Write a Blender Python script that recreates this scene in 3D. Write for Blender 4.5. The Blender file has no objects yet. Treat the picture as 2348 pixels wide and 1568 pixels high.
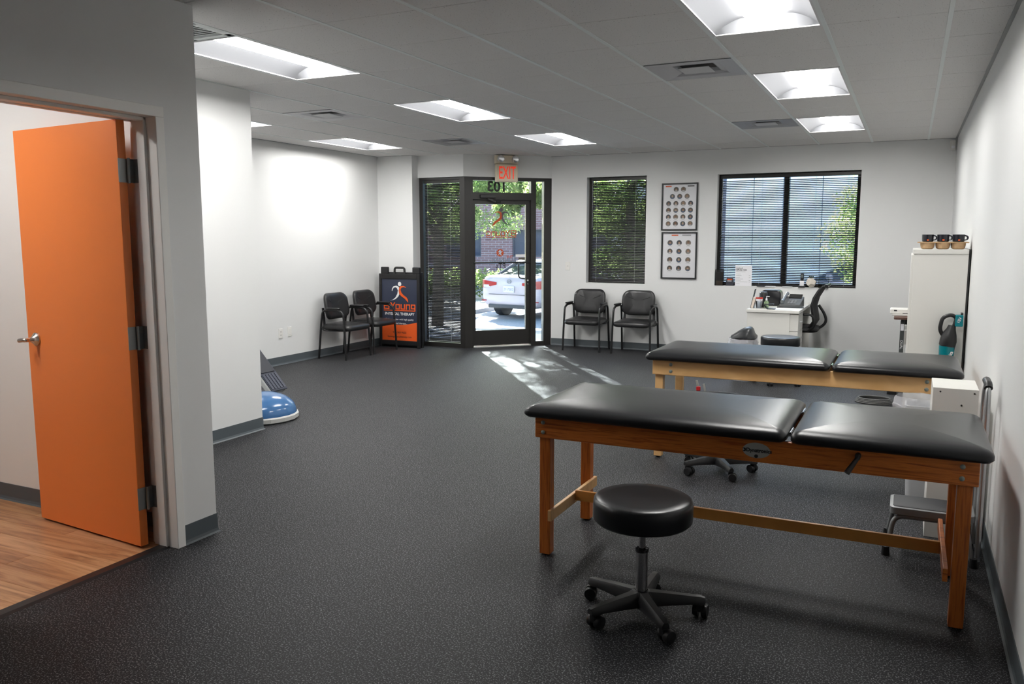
import bpy, math, random
import numpy as np
from mathutils import Matrix, Vector
random.seed(7); np.random.seed(7)
S = bpy.context.scene
COL = S.collection
# ------------------------------------------------------------------ camera
HC = 2.7224                      # ceiling height
T = 0.6096                       # ceiling module (2 ft)
XR, XL, XC, YB, YL, XO = .3037, -7.1193, -4.8782, 6.1689, 5.0977, -3.421
cd = bpy.data.cameras.new('camera'); cam = bpy.data.objects.new('camera', cd); COL.objects.link(cam)
cd.sensor_width = 36; cd.lens = 36 * 1883.6362 / 2348; cd.clip_start = .05; cd.clip_end = 400
def _rot(w):
    w = Vector(w); return Matrix.Rotation(w.length, 3, w.normalized())
R = _rot((0.125, 0.4486, 0.0282)) @ Matrix(((1, 0, 0), (0, 0, -1), (0, 1, 0)))
M3 = Matrix((R[0], -R[1], -R[2])).transposed()
cam.matrix_world = Matrix.Translation((-0.1223, -4.9368, HC - 1.1424)) @ M3.to_4x4()
S.camera = cam
# ------------------------------------------------------------------ light, sky, exposure
SUN_STRENGTH, SKY_STRENGTH, LAMP = 120.0, 1.4, 51.0
w = bpy.data.worlds.new('world'); S.world = w; w.use_nodes = True
nt = w.node_tree; nt.nodes.clear()
sky = nt.nodes.new('ShaderNodeTexSky'); sky.sky_type = 'NISHITA'; sky.sun_disc = False
sky.sun_elevation = math.radians(27.5); sky.sun_rotation = math.radians(-38.5); sky.air_density = 1.0; sky.dust_density = 2.0; sky.ozone_density = 1.5
bg = nt.nodes.new('ShaderNodeBackground'); bg.inputs[1].default_value = SKY_STRENGTH
wo = nt.nodes.new('ShaderNodeOutputWorld'); nt.links.new(sky.outputs[0], bg.inputs[0]); nt.links.new(bg.outputs[0], wo.inputs[0])
sl = bpy.data.lights.new('sun', 'SUN'); sl.energy = SUN_STRENGTH; sl.angle = math.radians(.6); sl.color = (1, .95, .87)
so = bpy.data.objects.new('sun', sl); COL.objects.link(so)
el = math.radians(27.5)
so.rotation_euler = Vector((.62 * math.cos(el), -.785 * math.cos(el), -math.sin(el))).to_track_quat('-Z', 'Y').to_euler()
so.location = (-12, 14, 12)
S.view_settings.view_transform = 'Standard'; S.view_settings.look = 'None'
S.view_settings.exposure = 0.0; S.view_settings.gamma = 1.0; S.view_settings.use_curve_mapping = False
cy = S.cycles
cy.use_denoising = True; cy.max_bounces = 10; cy.diffuse_bounces = 5; cy.glossy_bounces = 4; cy.transparent_max_bounces = 24
cy.transmission_bounces = 8; cy.sample_clamp_indirect = 6; cy.caustics_reflective = False; cy.caustics_refractive = False
cy.use_light_tree = True

# ------------------------------------------------------------------ materials
MAT = {}
def srgb(r, g, b):
    f = lambda v: (v / 255 / 12.92) if v <= 10.31 else ((v / 255 + .055) / 1.055) ** 2.4
    return (f(r), f(g), f(b))
def mat(name, col=(.5, .5, .5), rough=.5, metal=0., spec=.5, emit=None, es=0., alpha=1., trans=0., coat=0., nscale=0, namp=0., bump=0., bscale=200, ior=1.45, sheen=0.):
    if name in MAT: return MAT[name]
    m = bpy.data.materials.new(name); m.use_nodes = True; n = m.node_tree; p = n.nodes['Principled BSDF']
    p.inputs['Base Color'].default_value = (*col, 1); p.inputs['Roughness'].default_value = rough; p.inputs['Metallic'].default_value = metal
    p.inputs['Specular IOR Level'].default_value = spec; p.inputs['Coat Weight'].default_value = coat; p.inputs['IOR'].default_value = ior
    p.inputs['Transmission Weight'].default_value = trans
    if emit: p.inputs['Emission Color'].default_value = (*emit, 1); p.inputs['Emission Strength'].default_value = es
    geo = None
    if nscale or bump: geo = n.nodes.new('ShaderNodeNewGeometry')
    if nscale:
        t = n.nodes.new('ShaderNodeTexNoise'); t.inputs['Scale'].default_value = nscale; t.inputs['Detail'].default_value = 4
        n.links.new(geo.outputs['Position'], t.inputs['Vector'])
        mx = n.nodes.new('ShaderNodeMixRGB'); mx.inputs[1].default_value = (*[c * (1 - namp) for c in col], 1); mx.inputs[2].default_value = (*[min(1, c * (1 + namp)) for c in col], 1)
        n.links.new(t.outputs['Fac'], mx.inputs[0]); n.links.new(mx.outputs[0], p.inputs['Base Color'])
    if bump:
        t = n.nodes.new('ShaderNodeTexNoise'); t.inputs['Scale'].default_value = bscale; t.inputs['Detail'].default_value = 3
        n.links.new(geo.outputs['Position'], t.inputs['Vector'])
        b = n.nodes.new('ShaderNodeBump'); b.inputs['Strength'].default_value = bump; b.inputs['Distance'].default_value = .002
        n.links.new(t.outputs['Fac'], b.inputs['Height']); n.links.new(b.outputs[0], p.inputs['Normal'])
    MAT[name] = m; return m
def pane_mat(name, tint=(1, 1, 1), gloss=.06, rough=0.0, fior=1.45):
    m = bpy.data.materials.new(name); m.use_nodes = True; n = m.node_tree; n.nodes.clear()
    o = n.nodes.new('ShaderNodeOutputMaterial'); t = n.nodes.new('ShaderNodeBsdfTransparent'); t.inputs[0].default_value = (*tint, 1)
    g = n.nodes.new('ShaderNodeBsdfGlossy'); g.inputs['Roughness'].default_value = rough
    f = n.nodes.new('ShaderNodeFresnel'); f.inputs[0].default_value = fior; mx = n.nodes.new('ShaderNodeMixShader')
    n.links.new(f.outputs[0], mx.inputs[0]); n.links.new(t.outputs[0], mx.inputs[1]); n.links.new(g.outputs[0], mx.inputs[2]); n.links.new(mx.outputs[0], o.inputs[0])
    MAT[name] = m; return m
def ramp_mat(name, stops, tex='noise', scale=10, detail=4, rough=.5, bump=0, stretch=(1, 1, 1), spec=.5, space='Object', bdist=.002, nrough=.5, distortion=0, coat=0):
    m = bpy.data.materials.new(name); m.use_nodes = True; n = m.node_tree; p = n.nodes['Principled BSDF']
    p.inputs['Roughness'].default_value = rough; p.inputs['Specular IOR Level'].default_value = spec; p.inputs['Coat Weight'].default_value = coat
    if space == 'World': src = n.nodes.new('ShaderNodeNewGeometry').outputs['Position']
    else: src = n.nodes.new('ShaderNodeTexCoord').outputs[space]
    mp = n.nodes.new('ShaderNodeMapping'); mp.inputs['Scale'].default_value = stretch; n.links.new(src, mp.inputs[0])
    if tex == 'noise':
        t = n.nodes.new('ShaderNodeTexNoise'); t.inputs['Detail'].default_value = detail; t.inputs['Roughness'].default_value = nrough; t.inputs['Distortion'].default_value = distortion; out = t.outputs['Fac']
    elif tex == 'voronoi':
        t = n.nodes.new('ShaderNodeTexVoronoi'); out = t.outputs['Distance']
    t.inputs['Scale'].default_value = scale; n.links.new(mp.outputs[0], t.inputs['Vector'])
    r = n.nodes.new('ShaderNodeValToRGB'); e = r.color_ramp.elements
    while len(e) < len(stops): e.new(.5)
    for k, (pos, c) in enumerate(stops): e[k].position = pos; e[k].color = (*c, 1)
    n.links.new(out, r.inputs[0]); n.links.new(r.outputs[0], p.inputs['Base Color'])
    if bump:
        b = n.nodes.new('ShaderNodeBump'); b.inputs['Strength'].default_value = bump; b.inputs['Distance'].default_value = bdist
        n.links.new(out, b.inputs['Height']); n.links.new(b.outputs[0], p.inputs['Normal'])
    MAT[name] = m; return m
WALL = mat('wall_paint', (.77, .775, .77), .55, bump=.12, bscale=350, nscale=1.2, namp=.02)
WALLR = mat('orange_room_paint', (.84, .82, .78), .55, bump=.12, bscale=350)
TILE = ramp_mat('acoustic_tile', [(.27, (.25, .24, .235)), (.34, (.86, .845, .83)), (1, (.87, .855, .84))], scale=120, detail=2, rough=.9, bump=.35, space='World', spec=.2)
TEE = mat('tee_paint', (.90, .94, .93), .4)
SHADOWGAP = mat('gap_shade_dark', (.10, .095, .09), .9)  # dark tone standing in for shade in gaps and recesses
RUB = bpy.data.materials.new('speckled_rubber'); RUB.use_nodes = True
def _rub():
    n = RUB.node_tree; p = n.nodes['Principled BSDF']; g = n.nodes.new('ShaderNodeNewGeometry')
    a = n.nodes.new('ShaderNodeTexNoise'); a.inputs['Scale'].default_value = 150; a.inputs['Detail'].default_value = 1.5; a.inputs['Roughness'].default_value = .6
    b = n.nodes.new('ShaderNodeTexNoise'); b.inputs['Scale'].default_value = 2.2
    for t in (a, b): n.links.new(g.outputs['Position'], t.inputs['Vector'])
    r = n.nodes.new('ShaderNodeValToRGB'); e = r.color_ramp.elements
    e[0].position = .535; e[0].color = (.0095, .0098, .0115, 1); e[1].position = .595; e[1].color = (.088, .088, .094, 1)
    x = e.new(.65); x.color = (.20, .20, .21, 1)
    n.links.new(a.outputs['Fac'], r.inputs[0])
    m = n.nodes.new('ShaderNodeMixRGB'); m.blend_type = 'MULTIPLY'; m.inputs[0].default_value = .2
    n.links.new(r.outputs[0], m.inputs[1]); n.links.new(b.outputs['Fac'], m.inputs[2]); n.links.new(m.outputs[0], p.inputs['Base Color'])
    p.inputs['Roughness'].default_value = .55; p.inputs['Specular IOR Level'].default_value = .16
    bp = n.nodes.new('ShaderNodeBump'); bp.inputs['Strength'].default_value = .25; bp.inputs['Distance'].default_value = .001
    n.links.new(a.outputs['Fac'], bp.inputs['Height']); n.links.new(bp.outputs[0], p.inputs['Normal'])
_rub()
BASE = mat('cove_base_rubber', (.085, .10, .11), .42)
FRAME = mat('storefront_bronze', (.018, .017, .016), .38, spec=.5)
ALU = mat('aluminium', (.62, .62, .62), .35, metal=1)
CHROME = mat('chrome', (.6, .6, .6), .18, metal=1)
STEEL = mat('satin_nickel', (.62, .57, .52), .25, metal=1)
HINGE = mat('hinge_steel', (.30, .32, .32), .38, metal=.6)
BLACKPL = mat('black_plastic', (.012, .012, .013), .4)
BLACKMT = mat('black_metal_tube', (.012, .012, .013), .28)
VINYL = mat('black_vinyl', (.013, .014, .016), .30, bump=.10, bscale=900, spec=.55)
VINYLC = mat('chair_vinyl', (.018, .018, .019), .30, bump=.10, bscale=700, spec=.5)
SLAT = mat('blind_slat', (.02, .02, .021), .35)
CORD = mat('blind_cord', (.35, .37, .36), .6)
WHITE = mat('white_paint', (.80, .79, .76), .4)
TRIM = mat('door_frame_paint', (.88, .87, .84), .35, bump=.1, bscale=60)
WLAM = mat('white_laminate', (.80, .79, .75), .35)
PAPER = mat('paper', (.90, .90, .93), .7)
ORANGE = mat('orange_paint', srgb(238, 132, 64), .38, bump=.1, bscale=300)
ORANGEP = mat('orange_print', srgb(226, 92, 34), .5)
NAVY = mat('navy_print', srgb(52, 58, 76), .35)
WPRINT = mat('white_print', (.85, .85, .85), .5)
BPRINT = mat('black_print', (.02, .02, .02), .5)
GPRINT = mat('grey_print', (.35, .35, .36), .6)
OAK = ramp_mat('cherry_oak', [(.30, srgb(138, 66, 22)), (.42, srgb(196, 108, 46)), (.55, srgb(212, 122, 54)), (.66, srgb(168, 84, 32)), (.75, srgb(206, 116, 50))], scale=5, detail=6, rough=.32, stretch=(.8, 8, 14), space='Object', bump=.05, distortion=.6)
OAKV = ramp_mat('cherry_oak_upright', [(.30, srgb(134, 62, 20)), (.45, srgb(192, 104, 44)), (.58, srgb(204, 116, 50)), (.70, srgb(162, 80, 30))], scale=5, detail=6, rough=.32, stretch=(14, 8, .8), space='Object', bump=.05, distortion=.6)
BIRCH = ramp_mat('birch_ply', [(.25, srgb(206, 156, 98)), (.55, srgb(234, 188, 130)), (.8, srgb(220, 172, 112))], scale=3, detail=4, rough=.4, stretch=(1, 4, 3), space='Object', distortion=.4)
PLANKS = [ramp_mat('wood_plank_%s' % 'abc'[k], [(.28, srgb(*a)), (.48, srgb(*b)), (.62, srgb(*c)), (.8, srgb(*b))], scale=2.4, detail=7, rough=.36, stretch=(.5, 8, 1), space='World', distortion=1.3, nrough=.6)
          for k, (a, b, c) in enumerate([((118, 72, 42), (186, 136, 94), (208, 162, 118)), ((104, 62, 38), (170, 120, 82), (196, 148, 106)), ((130, 84, 52), (194, 146, 104), (214, 168, 126))])]
GLASS = pane_mat('clear_glass', (.86, .93, .97))
ACRYL = pane_mat('acrylic', (.85, .88, .9))
LENS = mat('lamp_lens', (1, 1, 1), .5, emit=(1, .985, .955), es=LAMP)
TROF = mat('troffer_white', (.86, .86, .86), .45)

# ------------------------------------------------------------------ mesh builder
class MB:
    def __init__(s): s.v = []; s.f = []; s.mi = []; s.cur = 0; s.X = None
    def add(s, vs, fs):
        o = len(s.v)
        if s.X is not None: vs = [s.X @ Vector(a) for a in vs]
        s.v += [tuple(a) for a in vs]; s.f += [tuple(i + o for i in f) for f in fs]; s.mi += [s.cur] * len(fs); return s
    def box(s, x0, x1, y0, y1, z0, z1):
        return s.add([(x0, y0, z0), (x1, y0, z0), (x1, y1, z0), (x0, y1, z0), (x0, y0, z1), (x1, y0, z1), (x1, y1, z1), (x0, y1, z1)],
                     [(0, 3, 2, 1), (4, 5, 6, 7), (0, 1, 5, 4), (1, 2, 6, 5), (2, 3, 7, 6), (3, 0, 4, 7)])
    def loft(s, rings, cap=True, closed=True):
        n = len(rings[0]); vs = [p for r in rings for p in r]; fs = []
        for k in range(len(rings) - 1):
            for i in range(n if closed else n - 1):
                j = (i + 1) % n; fs.append((k * n + i, k * n + j, (k + 1) * n + j, (k + 1) * n + i))
        if cap: fs.append(tuple(reversed(range(n)))); fs.append(tuple((len(rings) - 1) * n + i for i in range(n)))
        return s.add(vs, fs)
    def tube(s, pts, r, n=10, cap=True):
        pts = [Vector(p) for p in pts]; rr = r if isinstance(r, (list, tuple)) else [r] * len(pts); rings = []
        d0 = (pts[1] - pts[0]).normalized(); up = Vector((0, 0, 1)) if abs(d0.z) < .9 else Vector((0, 1, 0)); u = d0.cross(up).normalized()
        for k, p in enumerate(pts):
            d = (pts[min(k + 1, len(pts) - 1)] - pts[max(k - 1, 0)]).normalized(); u = (u - d * u.dot(d)).normalized(); v = d.cross(u)
            rings.append([p + (u * math.cos(2 * math.pi * i / n) + v * math.sin(2 * math.pi * i / n)) * rr[k] for i in range(n)])
        return s.loft(rings, cap)
    def lathe(s, prof, c=(0, 0, 0), n=24, cap=True):
        rings = [[(c[0] + r * math.cos(2 * math.pi * i / n), c[1] + r * math.sin(2 * math.pi * i / n), c[2] + z) for i in range(n)] for r, z in prof]
        return s.loft(rings, cap)
    def prism(s, poly, z0, z1):
        return s.loft([[(x, y, z0) for x, y in poly], [(x, y, z1) for x, y in poly]])
    def bar(s, a, b, wx, wy):
        a = Vector(a); b = Vector(b); d = (b - a).normalized(); up = Vector((0, 0, 1)) if abs(d.z) < .9 else Vector((0, 1, 0))
        u = d.cross(up).normalized(); v = u.cross(d)
        return s.loft([[p + u * (i * wx / 2) + v * (j * wy / 2) for i, j in ((-1, -1), (1, -1), (1, 1), (-1, 1))] for p in (a, b)])
    def build(s, name, m, parent=None, smooth=False, bevel=0, seg=2, ang=40):
        me = bpy.data.meshes.new(name); me.from_pydata(s.v, [], s.f)
        for q in (m if isinstance(m, (list, tuple)) else [m]): me.materials.append(q)
        if isinstance(m, (list, tuple)): me.polygons.foreach_set('material_index', s.mi)
        if smooth:
            me.polygons.foreach_set('use_smooth', [True] * len(me.polygons)); me.update(); me.set_sharp_from_angle(angle=math.radians(ang))
        me.update(); o = bpy.data.objects.new(name, me); COL.objects.link(o)
        if parent: o.parent = parent
        if bevel:
            b = o.modifiers.new('bevel', 'BEVEL'); b.width = bevel; b.segments = seg; b.limit_method = 'ANGLE'; b.angle_limit = math.radians(50)
        return o
def rrect(wx, wy, r, inset=0, n=6):
    hx, hy = wx / 2 - inset, wy / 2 - inset; r = max(.002, min(r - inset * .5, hx, hy)); out = []
    for cx, cy_, a0 in ((hx - r, hy - r, 0), (-hx + r, hy - r, 90), (-hx + r, -hy + r, 180), (hx - r, -hy + r, 270)):
        for k in range(n + 1):
            a = math.radians(a0 + 90 * k / n); out.append((cx + r * math.cos(a), cy_ + r * math.sin(a)))
    return out
def pillow(mb, wx, wy, r, prof, X=None, n=6):
    mb.X = X; rings = [[(x, y, z) for x, y in rrect(wx, wy, r, i, n)] for i, z in prof]
    mb.loft(rings); mb.X = None; return mb
def arc(pts, r=.03, n=5):
    out = [Vector(pts[0])]
    for k in range(1, len(pts) - 1):
        a, b, c = Vector(pts[k - 1]), Vector(pts[k]), Vector(pts[k + 1]); rr = min(r, (a - b).length * .49, (c - b).length * .49)
        p, q = b + (a - b).normalized() * rr, b + (c - b).normalized() * rr
        for i in range(n + 1):
            t = i / n; out.append(p * (1 - t) ** 2 + b * 2 * t * (1 - t) + q * t * t)
    out.append(Vector(pts[-1])); return out
def tag(o, label, cat, group=None, kind=None):
    o['label'] = label; o['category'] = cat
    if group: o['group'] = group
    if kind: o['kind'] = kind
    return o
def thing(name, label, cat, loc=(0, 0, 0), rz=0, group=None):
    o = bpy.data.objects.new(name, None); o.empty_display_size = .1; COL.objects.link(o); o.location = loc; o.rotation_euler = (0, 0, rz)
    return tag(o, label, cat, group)
def room(name, loc=(0, 0, 0), rz=0):
    o = bpy.data.objects.new(name, None); COL.objects.link(o); o.location = loc; o.rotation_euler = (0, 0, rz); o['kind'] = 'structure'; return o
def struct(name, mb, m, parent=None, **k):
    o = mb.build(name, m, parent, **k)
    if not parent: o['kind'] = 'structure'
    return o
def kids(o): return [c for c in COL.objects if c.parent == o]
def dup(o, label, loc=None, rz=None, parent=None):
    c = o.copy(); COL.objects.link(c); c.parent = parent
    if label: c['label'] = label
    if loc is not None: c.location = loc
    if rz is not None: c.rotation_euler = (0, 0, rz)
    for k in kids(o): dup(k, None, parent=c)
    return c
def text(name, body, size, m, parent, loc, rot=(0, 0, 0), mirror=False, align='CENTER', ext=.0006, sx=1, bold=0, stuff=True):
    cu = bpy.data.curves.new(name, 'FONT'); cu.body = body; cu.size = size; cu.align_x = align; cu.align_y = 'CENTER'; cu.extrude = ext; cu.offset = bold
    t = bpy.data.objects.new(name, cu); COL.objects.link(t); dg = bpy.context.evaluated_depsgraph_get()
    me = bpy.data.meshes.new_from_object(t.evaluated_get(dg)); bpy.data.objects.remove(t)
    me.materials.clear(); me.materials.append(m)
    if mirror or sx != 1:
        me.transform(Matrix.Diagonal((-sx if mirror else sx, 1, 1, 1)))
        if mirror: me.flip_normals()
    o = bpy.data.objects.new(name, me); COL.objects.link(o); o.parent = parent; o.location = loc; o.rotation_euler = rot
    if stuff: o['kind'] = 'stuff'
    return o
def squares(name, size, th, m, parent, loc, rot, mirror=False, dz=.0012, line=True):
    """wide squared lettering 'BYoung' built from strokes; size = cap height"""
    h = size; t = th; x = 0; mb = MB(); W_ = h * .95
    def st(x0, x1, z0, z1): mb.box(x0, x1, z0, z1, 0, dz)
    st(x, x + t, 0, h); st(x + t, x + W_, 0, t); st(x + t, x + W_, h - t, h); st(x + t, x + W_, h / 2 - t / 2, h / 2 + t / 2); st(x + W_ - t, x + W_, t, h / 2 - t / 2); st(x + W_ - t, x + W_, h / 2 + t / 2, h - t); x += W_ + h * .12
    mb.add([(x, h, 0), (x + t * 1.3, h, 0), (x + h * .42 + t * .8, h * .45, 0), (x + h * .42 - t * .3, h * .42, 0), (x, h, dz), (x + t * 1.3, h, dz), (x + h * .42 + t * .8, h * .45, dz), (x + h * .42 - t * .3, h * .42, dz)], [(0, 3, 2, 1), (4, 5, 6, 7), (0, 1, 5, 4), (1, 2, 6, 5), (2, 3, 7, 6), (3, 0, 4, 7)])
    c_ = x + h * .45; mb.add([(c_ * 2 - q[0], q[1], q[2]) for q in [(x, h, 0), (x + t * 1.3, h, 0), (x + h * .42 + t * .8, h * .45, 0), (x + h * .42 - t * .3, h * .42, 0), (x, h, dz), (x + t * 1.3, h, dz), (x + h * .42 + t * .8, h * .45, dz), (x + h * .42 - t * .3, h * .42, dz)]], [(0, 1, 2, 3), (4, 7, 6, 5), (0, 4, 5, 1), (1, 5, 6, 2), (2, 6, 7, 3), (3, 7, 4, 0)])
    st(c_ - t / 2, c_ + t / 2, 0, h * .44); x = c_ * 2 - x + h * .02
    g = h * .78; w_ = h * .72
    st(x, x + t, 0, g); st(x + w_ - t, x + w_, 0, g); st(x + t, x + w_ - t, 0, t); st(x + t, x + w_ - t, g - t, g); x += w_ + h * .14
    st(x, x + t, 0, g); st(x + w_ - t, x + w_, 0, g); st(x + t, x + w_ - t, 0, t); x += w_ + h * .14
    st(x, x + t, 0, g); st(x + w_ - t, x + w_, 0, g); st(x + t, x + w_ - t, g - t, g); x += w_ + h * .14
    st(x, x + t, t * .6, g); st(x + w_ - t, x + w_, -h * .22, g); st(x + t, x + w_ - t, t * .6, t * 1.6); st(x + t, x + w_ - t, g - t, g); x += w_
    if line: st(0, x - t, -h * .22, -h * .22 + t * .8)
    mb.v = [((p[0] - x / 2) * (-1 if mirror else 1), p[1] - h / 2, p[2]) for p in mb.v]
    if mirror: mb.f = [tuple(reversed(q)) for q in mb.f]
    o = mb.build(name, m, parent); o.location = loc; o.rotation_euler = rot; o['kind'] = 'stuff'; return o
def poly(name, outline, m, parent, loc=(0, 0, 0), rot=(0, 0, 0), th=.001, s=1, ox=0, oy=0, mirror=False):
    pts = [((x - ox) * s * (-1 if mirror else 1), (oy - y) * s) for x, y in outline]
    a = sum(pts[i][0] * pts[(i + 1) % len(pts)][1] - pts[(i + 1) % len(pts)][0] * pts[i][1] for i in range(len(pts)))
    if a < 0: pts.reverse()
    o = MB().prism(pts, 0, th).build(name, m, parent); o.location = loc; o.rotation_euler = rot; return o
UP = (math.pi / 2, 0, 0)          # print facing -y

# ------------------------------------------------------------------ floor
fl = struct('floor', MB().box(XO - .09, XR + .02, -8, YB + .02, -.1, 0).box(XL - .02, XO - .09, -1.80, YB + .02, -.1, 0), RUB)
wf = struct('floor', MB().box(-7.2, XO - .09, -8, -1.80, -.12, -.012), SHADOWGAP)
pm = {}
for row in range(0, 22):
    y1 = -1.905 - row * .13; x = -7.0 + ((row * 37) % 11) * .11
    if y1 < -4.4: break
    while x < XO - .12:
        x1 = x + 1.22 if x + 1.4 < XO - .105 else XO - .105; L = round(x1 - x, 3)
        if L > .05:
            key = (L, row % 3)
            if key not in pm:
                o = MB().box(-L / 2 + .0006, L / 2 - .0006, -.0644, .0644, -.012, 0).build('plank', PLANKS[random.randrange(3)], wf, bevel=.0012, seg=1); pm[key] = o
            else:
                o = pm[key].copy(); COL.objects.link(o)
            o.location = ((x + x1) / 2, y1 - .065, 0)
        x = x1
struct('trim_1', MB().loft([[(XO - .115, y, 0), (XO - .105, y, .008), (XO - .055, y, .008), (XO - .04, y, 0)] for y in (-2.97, -2.05)]), BLACKPL)
# ------------------------------------------------------------------ walls
def wall_y(name, xa, xb, y0, y1, z1, holes, m):
    mb = MB(); x = xa
    for (a, b, c, d) in sorted(holes):
        mb.box(x, a, y0, y1, 0, z1); mb.box(a, b, y0, y1, 0, c); mb.box(a, b, y0, y1, d, z1); x = b
    mb.box(x, xb, y0, y1, 0, z1); return struct(name, mb, m)
W1 = (-4.298, -3.428, .930, 2.415); W2 = (-2.464, -.714, .938, 2.398)
wall_y('wall_back', -4.84, XR + .15, YB, YB + .16, HC + .3, [W1, W2], WALL)
struct('wall_back_left', MB().box(XL - .15, -6.53, YL, YL + .3, 0, HC + .3), WALL)
struct('wall_left', MB().box(XL - .15, XL, .0, YL + .3, 0, HC + .3), WALL)
struct('wall_right', MB().box(XR, XR + .15, -8, YB + .2, 0, HC + .3), WALL)
struct('wall_corridor', MB().box(XL - .15, XC, -1.905, .172, 0, HC + .3), WALL)
pt = MB().box(XC, XO, -1.905, -1.772, 0, HC + .3); struct('wall_partition', pt, WALL)
DY0, DY1, DZ = -2.003, -3.02, 2.20     # opening for the orange door frame
mb = MB().box(XO - .14, XO, DY0, -1.905, 0, HC + .3).box(XO - .14, XO, DY1, DY0, DZ, HC + .3).box(XO - .14, XO, -8, DY1, 0, HC + .3)
struct('wall_orange_room', mb, WALL)
struct('wall_front', MB().box(-7.2, XR + .15, -8.15, -8, 0, HC + .3), WALL)
struct('wall_inner_left', MB().box(-7.2, -7.05, -8, -1.905, 0, HC + .3), WALLR)
struct('wall_inner_back', MB().box(-7.05, XO - .15, -1.915, -1.9051, 0, HC + .3), WALLR)
struct('wall_soffit', MB().prism([(-6.53, 5.25), (-5.785, 5.25), (-4.835, 6.168), (-4.835, 6.40), (-5.90, 5.50), (-6.53, 5.50)], 2.418, HC + .3), WALL)
def baseb(name, path, side):
    prof = [(0, .102), (.004, .102), (.004, .022), (.008, .008), (.016, .0), (0, 0)]; rings = []; n = len(path)
    P = [Vector(p) for p in path]
    for k in range(n):
        d1 = (P[k] - P[k - 1]).normalized() if k else (P[1] - P[0]).normalized(); d2 = (P[k + 1] - P[k]).normalized() if k < n - 1 else d1
        n1 = Vector((-d1.y, d1.x)) * side; n2 = Vector((-d2.y, d2.x)) * side; nn = (n1 + n2); nn = nn / max(.3, nn.dot(n1))
        rings.append([(P[k].x + nn.x * o, P[k].y + nn.y * o, z + .0005) for o, z in prof])
    struct(name, MB().loft(rings), BASE)
baseb('baseboard_right', [(XR, -8), (XR, YB)], 1)
baseb('baseboard_back', [(-4.835, YB), (XR, YB)], -1)
baseb('baseboard_back_left', [(XL, YL), (-6.53, YL), (-6.53, 5.28)], -1)
baseb('baseboard_left', [(XL, .172), (XL, YL)], -1)
baseb('baseboard_corridor', [(XC, -1.772), (XC, .172), (XL, .172)], -1)
baseb('baseboard_partition', [(XO, -1.998), (XO, -1.772), (XC, -1.772)], -1)
baseb('baseboard_inner', [(-7.0, -1.915), (XO - .2, -1.915)], -1)
# ------------------------------------------------------------------ ceiling
ce = struct('ceiling', MB().box(XL - .2, XR + .2, -8, -6 * T, HC, HC + .02).box(XL - .2, XR + .2, -6 * T, YB + .3, HC + .16, HC + .18), SHADOWGAP)
ce.data.materials[0] = TILE
lights = [(-2, -2), (-2, 2), (-2, 6), (-7, -2), (-7, 2), (-7, 6), (-11, 1), (-11, 5)]
diff = [(-3, 1), (-3, 6), (-9, 2), (-9, 6)]; grilles = [(-7, -3)]
used = set(diff) | set(grilles)
for i, j in lights: used |= {(i, j), (i, j + 1)}
tiles = {}
for i in range(-12, 1):
    for j in range(-6, 11):
        x0, x1, y0, y1 = i * T, (i + 1) * T, j * T, (j + 1) * T
        if (i, j) in used or (x1 < XC + .05 and y1 < .2) or (x1 < XO and y0 < -1.9) or (y0 > YL and x1 < -6.4): continue
        if i == -12: x0 = XL
        if i == 0: x1 = XR
        if j == 10: y1 = YB
        if x1 - x0 < .03 or y1 - y0 < .02: continue
        key = (round(x1 - x0, 3), round(y1 - y0, 3))
        if key not in tiles:
            a, b = key
            o = MB().box(-a / 2 + .0115, a / 2 - .0115, -b / 2 + .0034, b / 2 - .0034, .003, .02).build('tile', TILE, ce, bevel=.002, seg=1); tiles[key] = o
        else: o = tiles[key].copy(); COL.objects.link(o)
        o.location = ((x0 + x1) / 2, (y0 + y1) / 2, HC)
for i in range(-11, 1):
    o = MB().box(-.012, .012, -6 * T, YB, 0, .03).build('tee_bar', TEE, ce); o.location = (i * T, 0, HC)
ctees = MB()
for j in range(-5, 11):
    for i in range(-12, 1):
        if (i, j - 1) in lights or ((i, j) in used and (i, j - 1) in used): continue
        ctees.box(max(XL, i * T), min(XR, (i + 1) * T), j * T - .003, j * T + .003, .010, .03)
o = ctees.build('cross_tee', SHADOWGAP, ce); o['kind'] = 'stuff'; o.location = (0, 0, HC)  # coloured dark for the shade in the tile joints
mo = MB()
mo.box(XR - .022, XR, -6 * T, YB, 0, .012); mo.box(-4.84, XR, YB - .022, YB, 0, .012); mo.box(XL, XL + .022, .17, YL, 0, .012); mo.box(XL, -6.53, YL - .022, YL, 0, .012)
o = mo.build('wall_angle', mat('angle_grey', (.36, .37, .37), .5), ce); o['kind'] = 'stuff'; o.location = (0, 0, HC)
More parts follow.
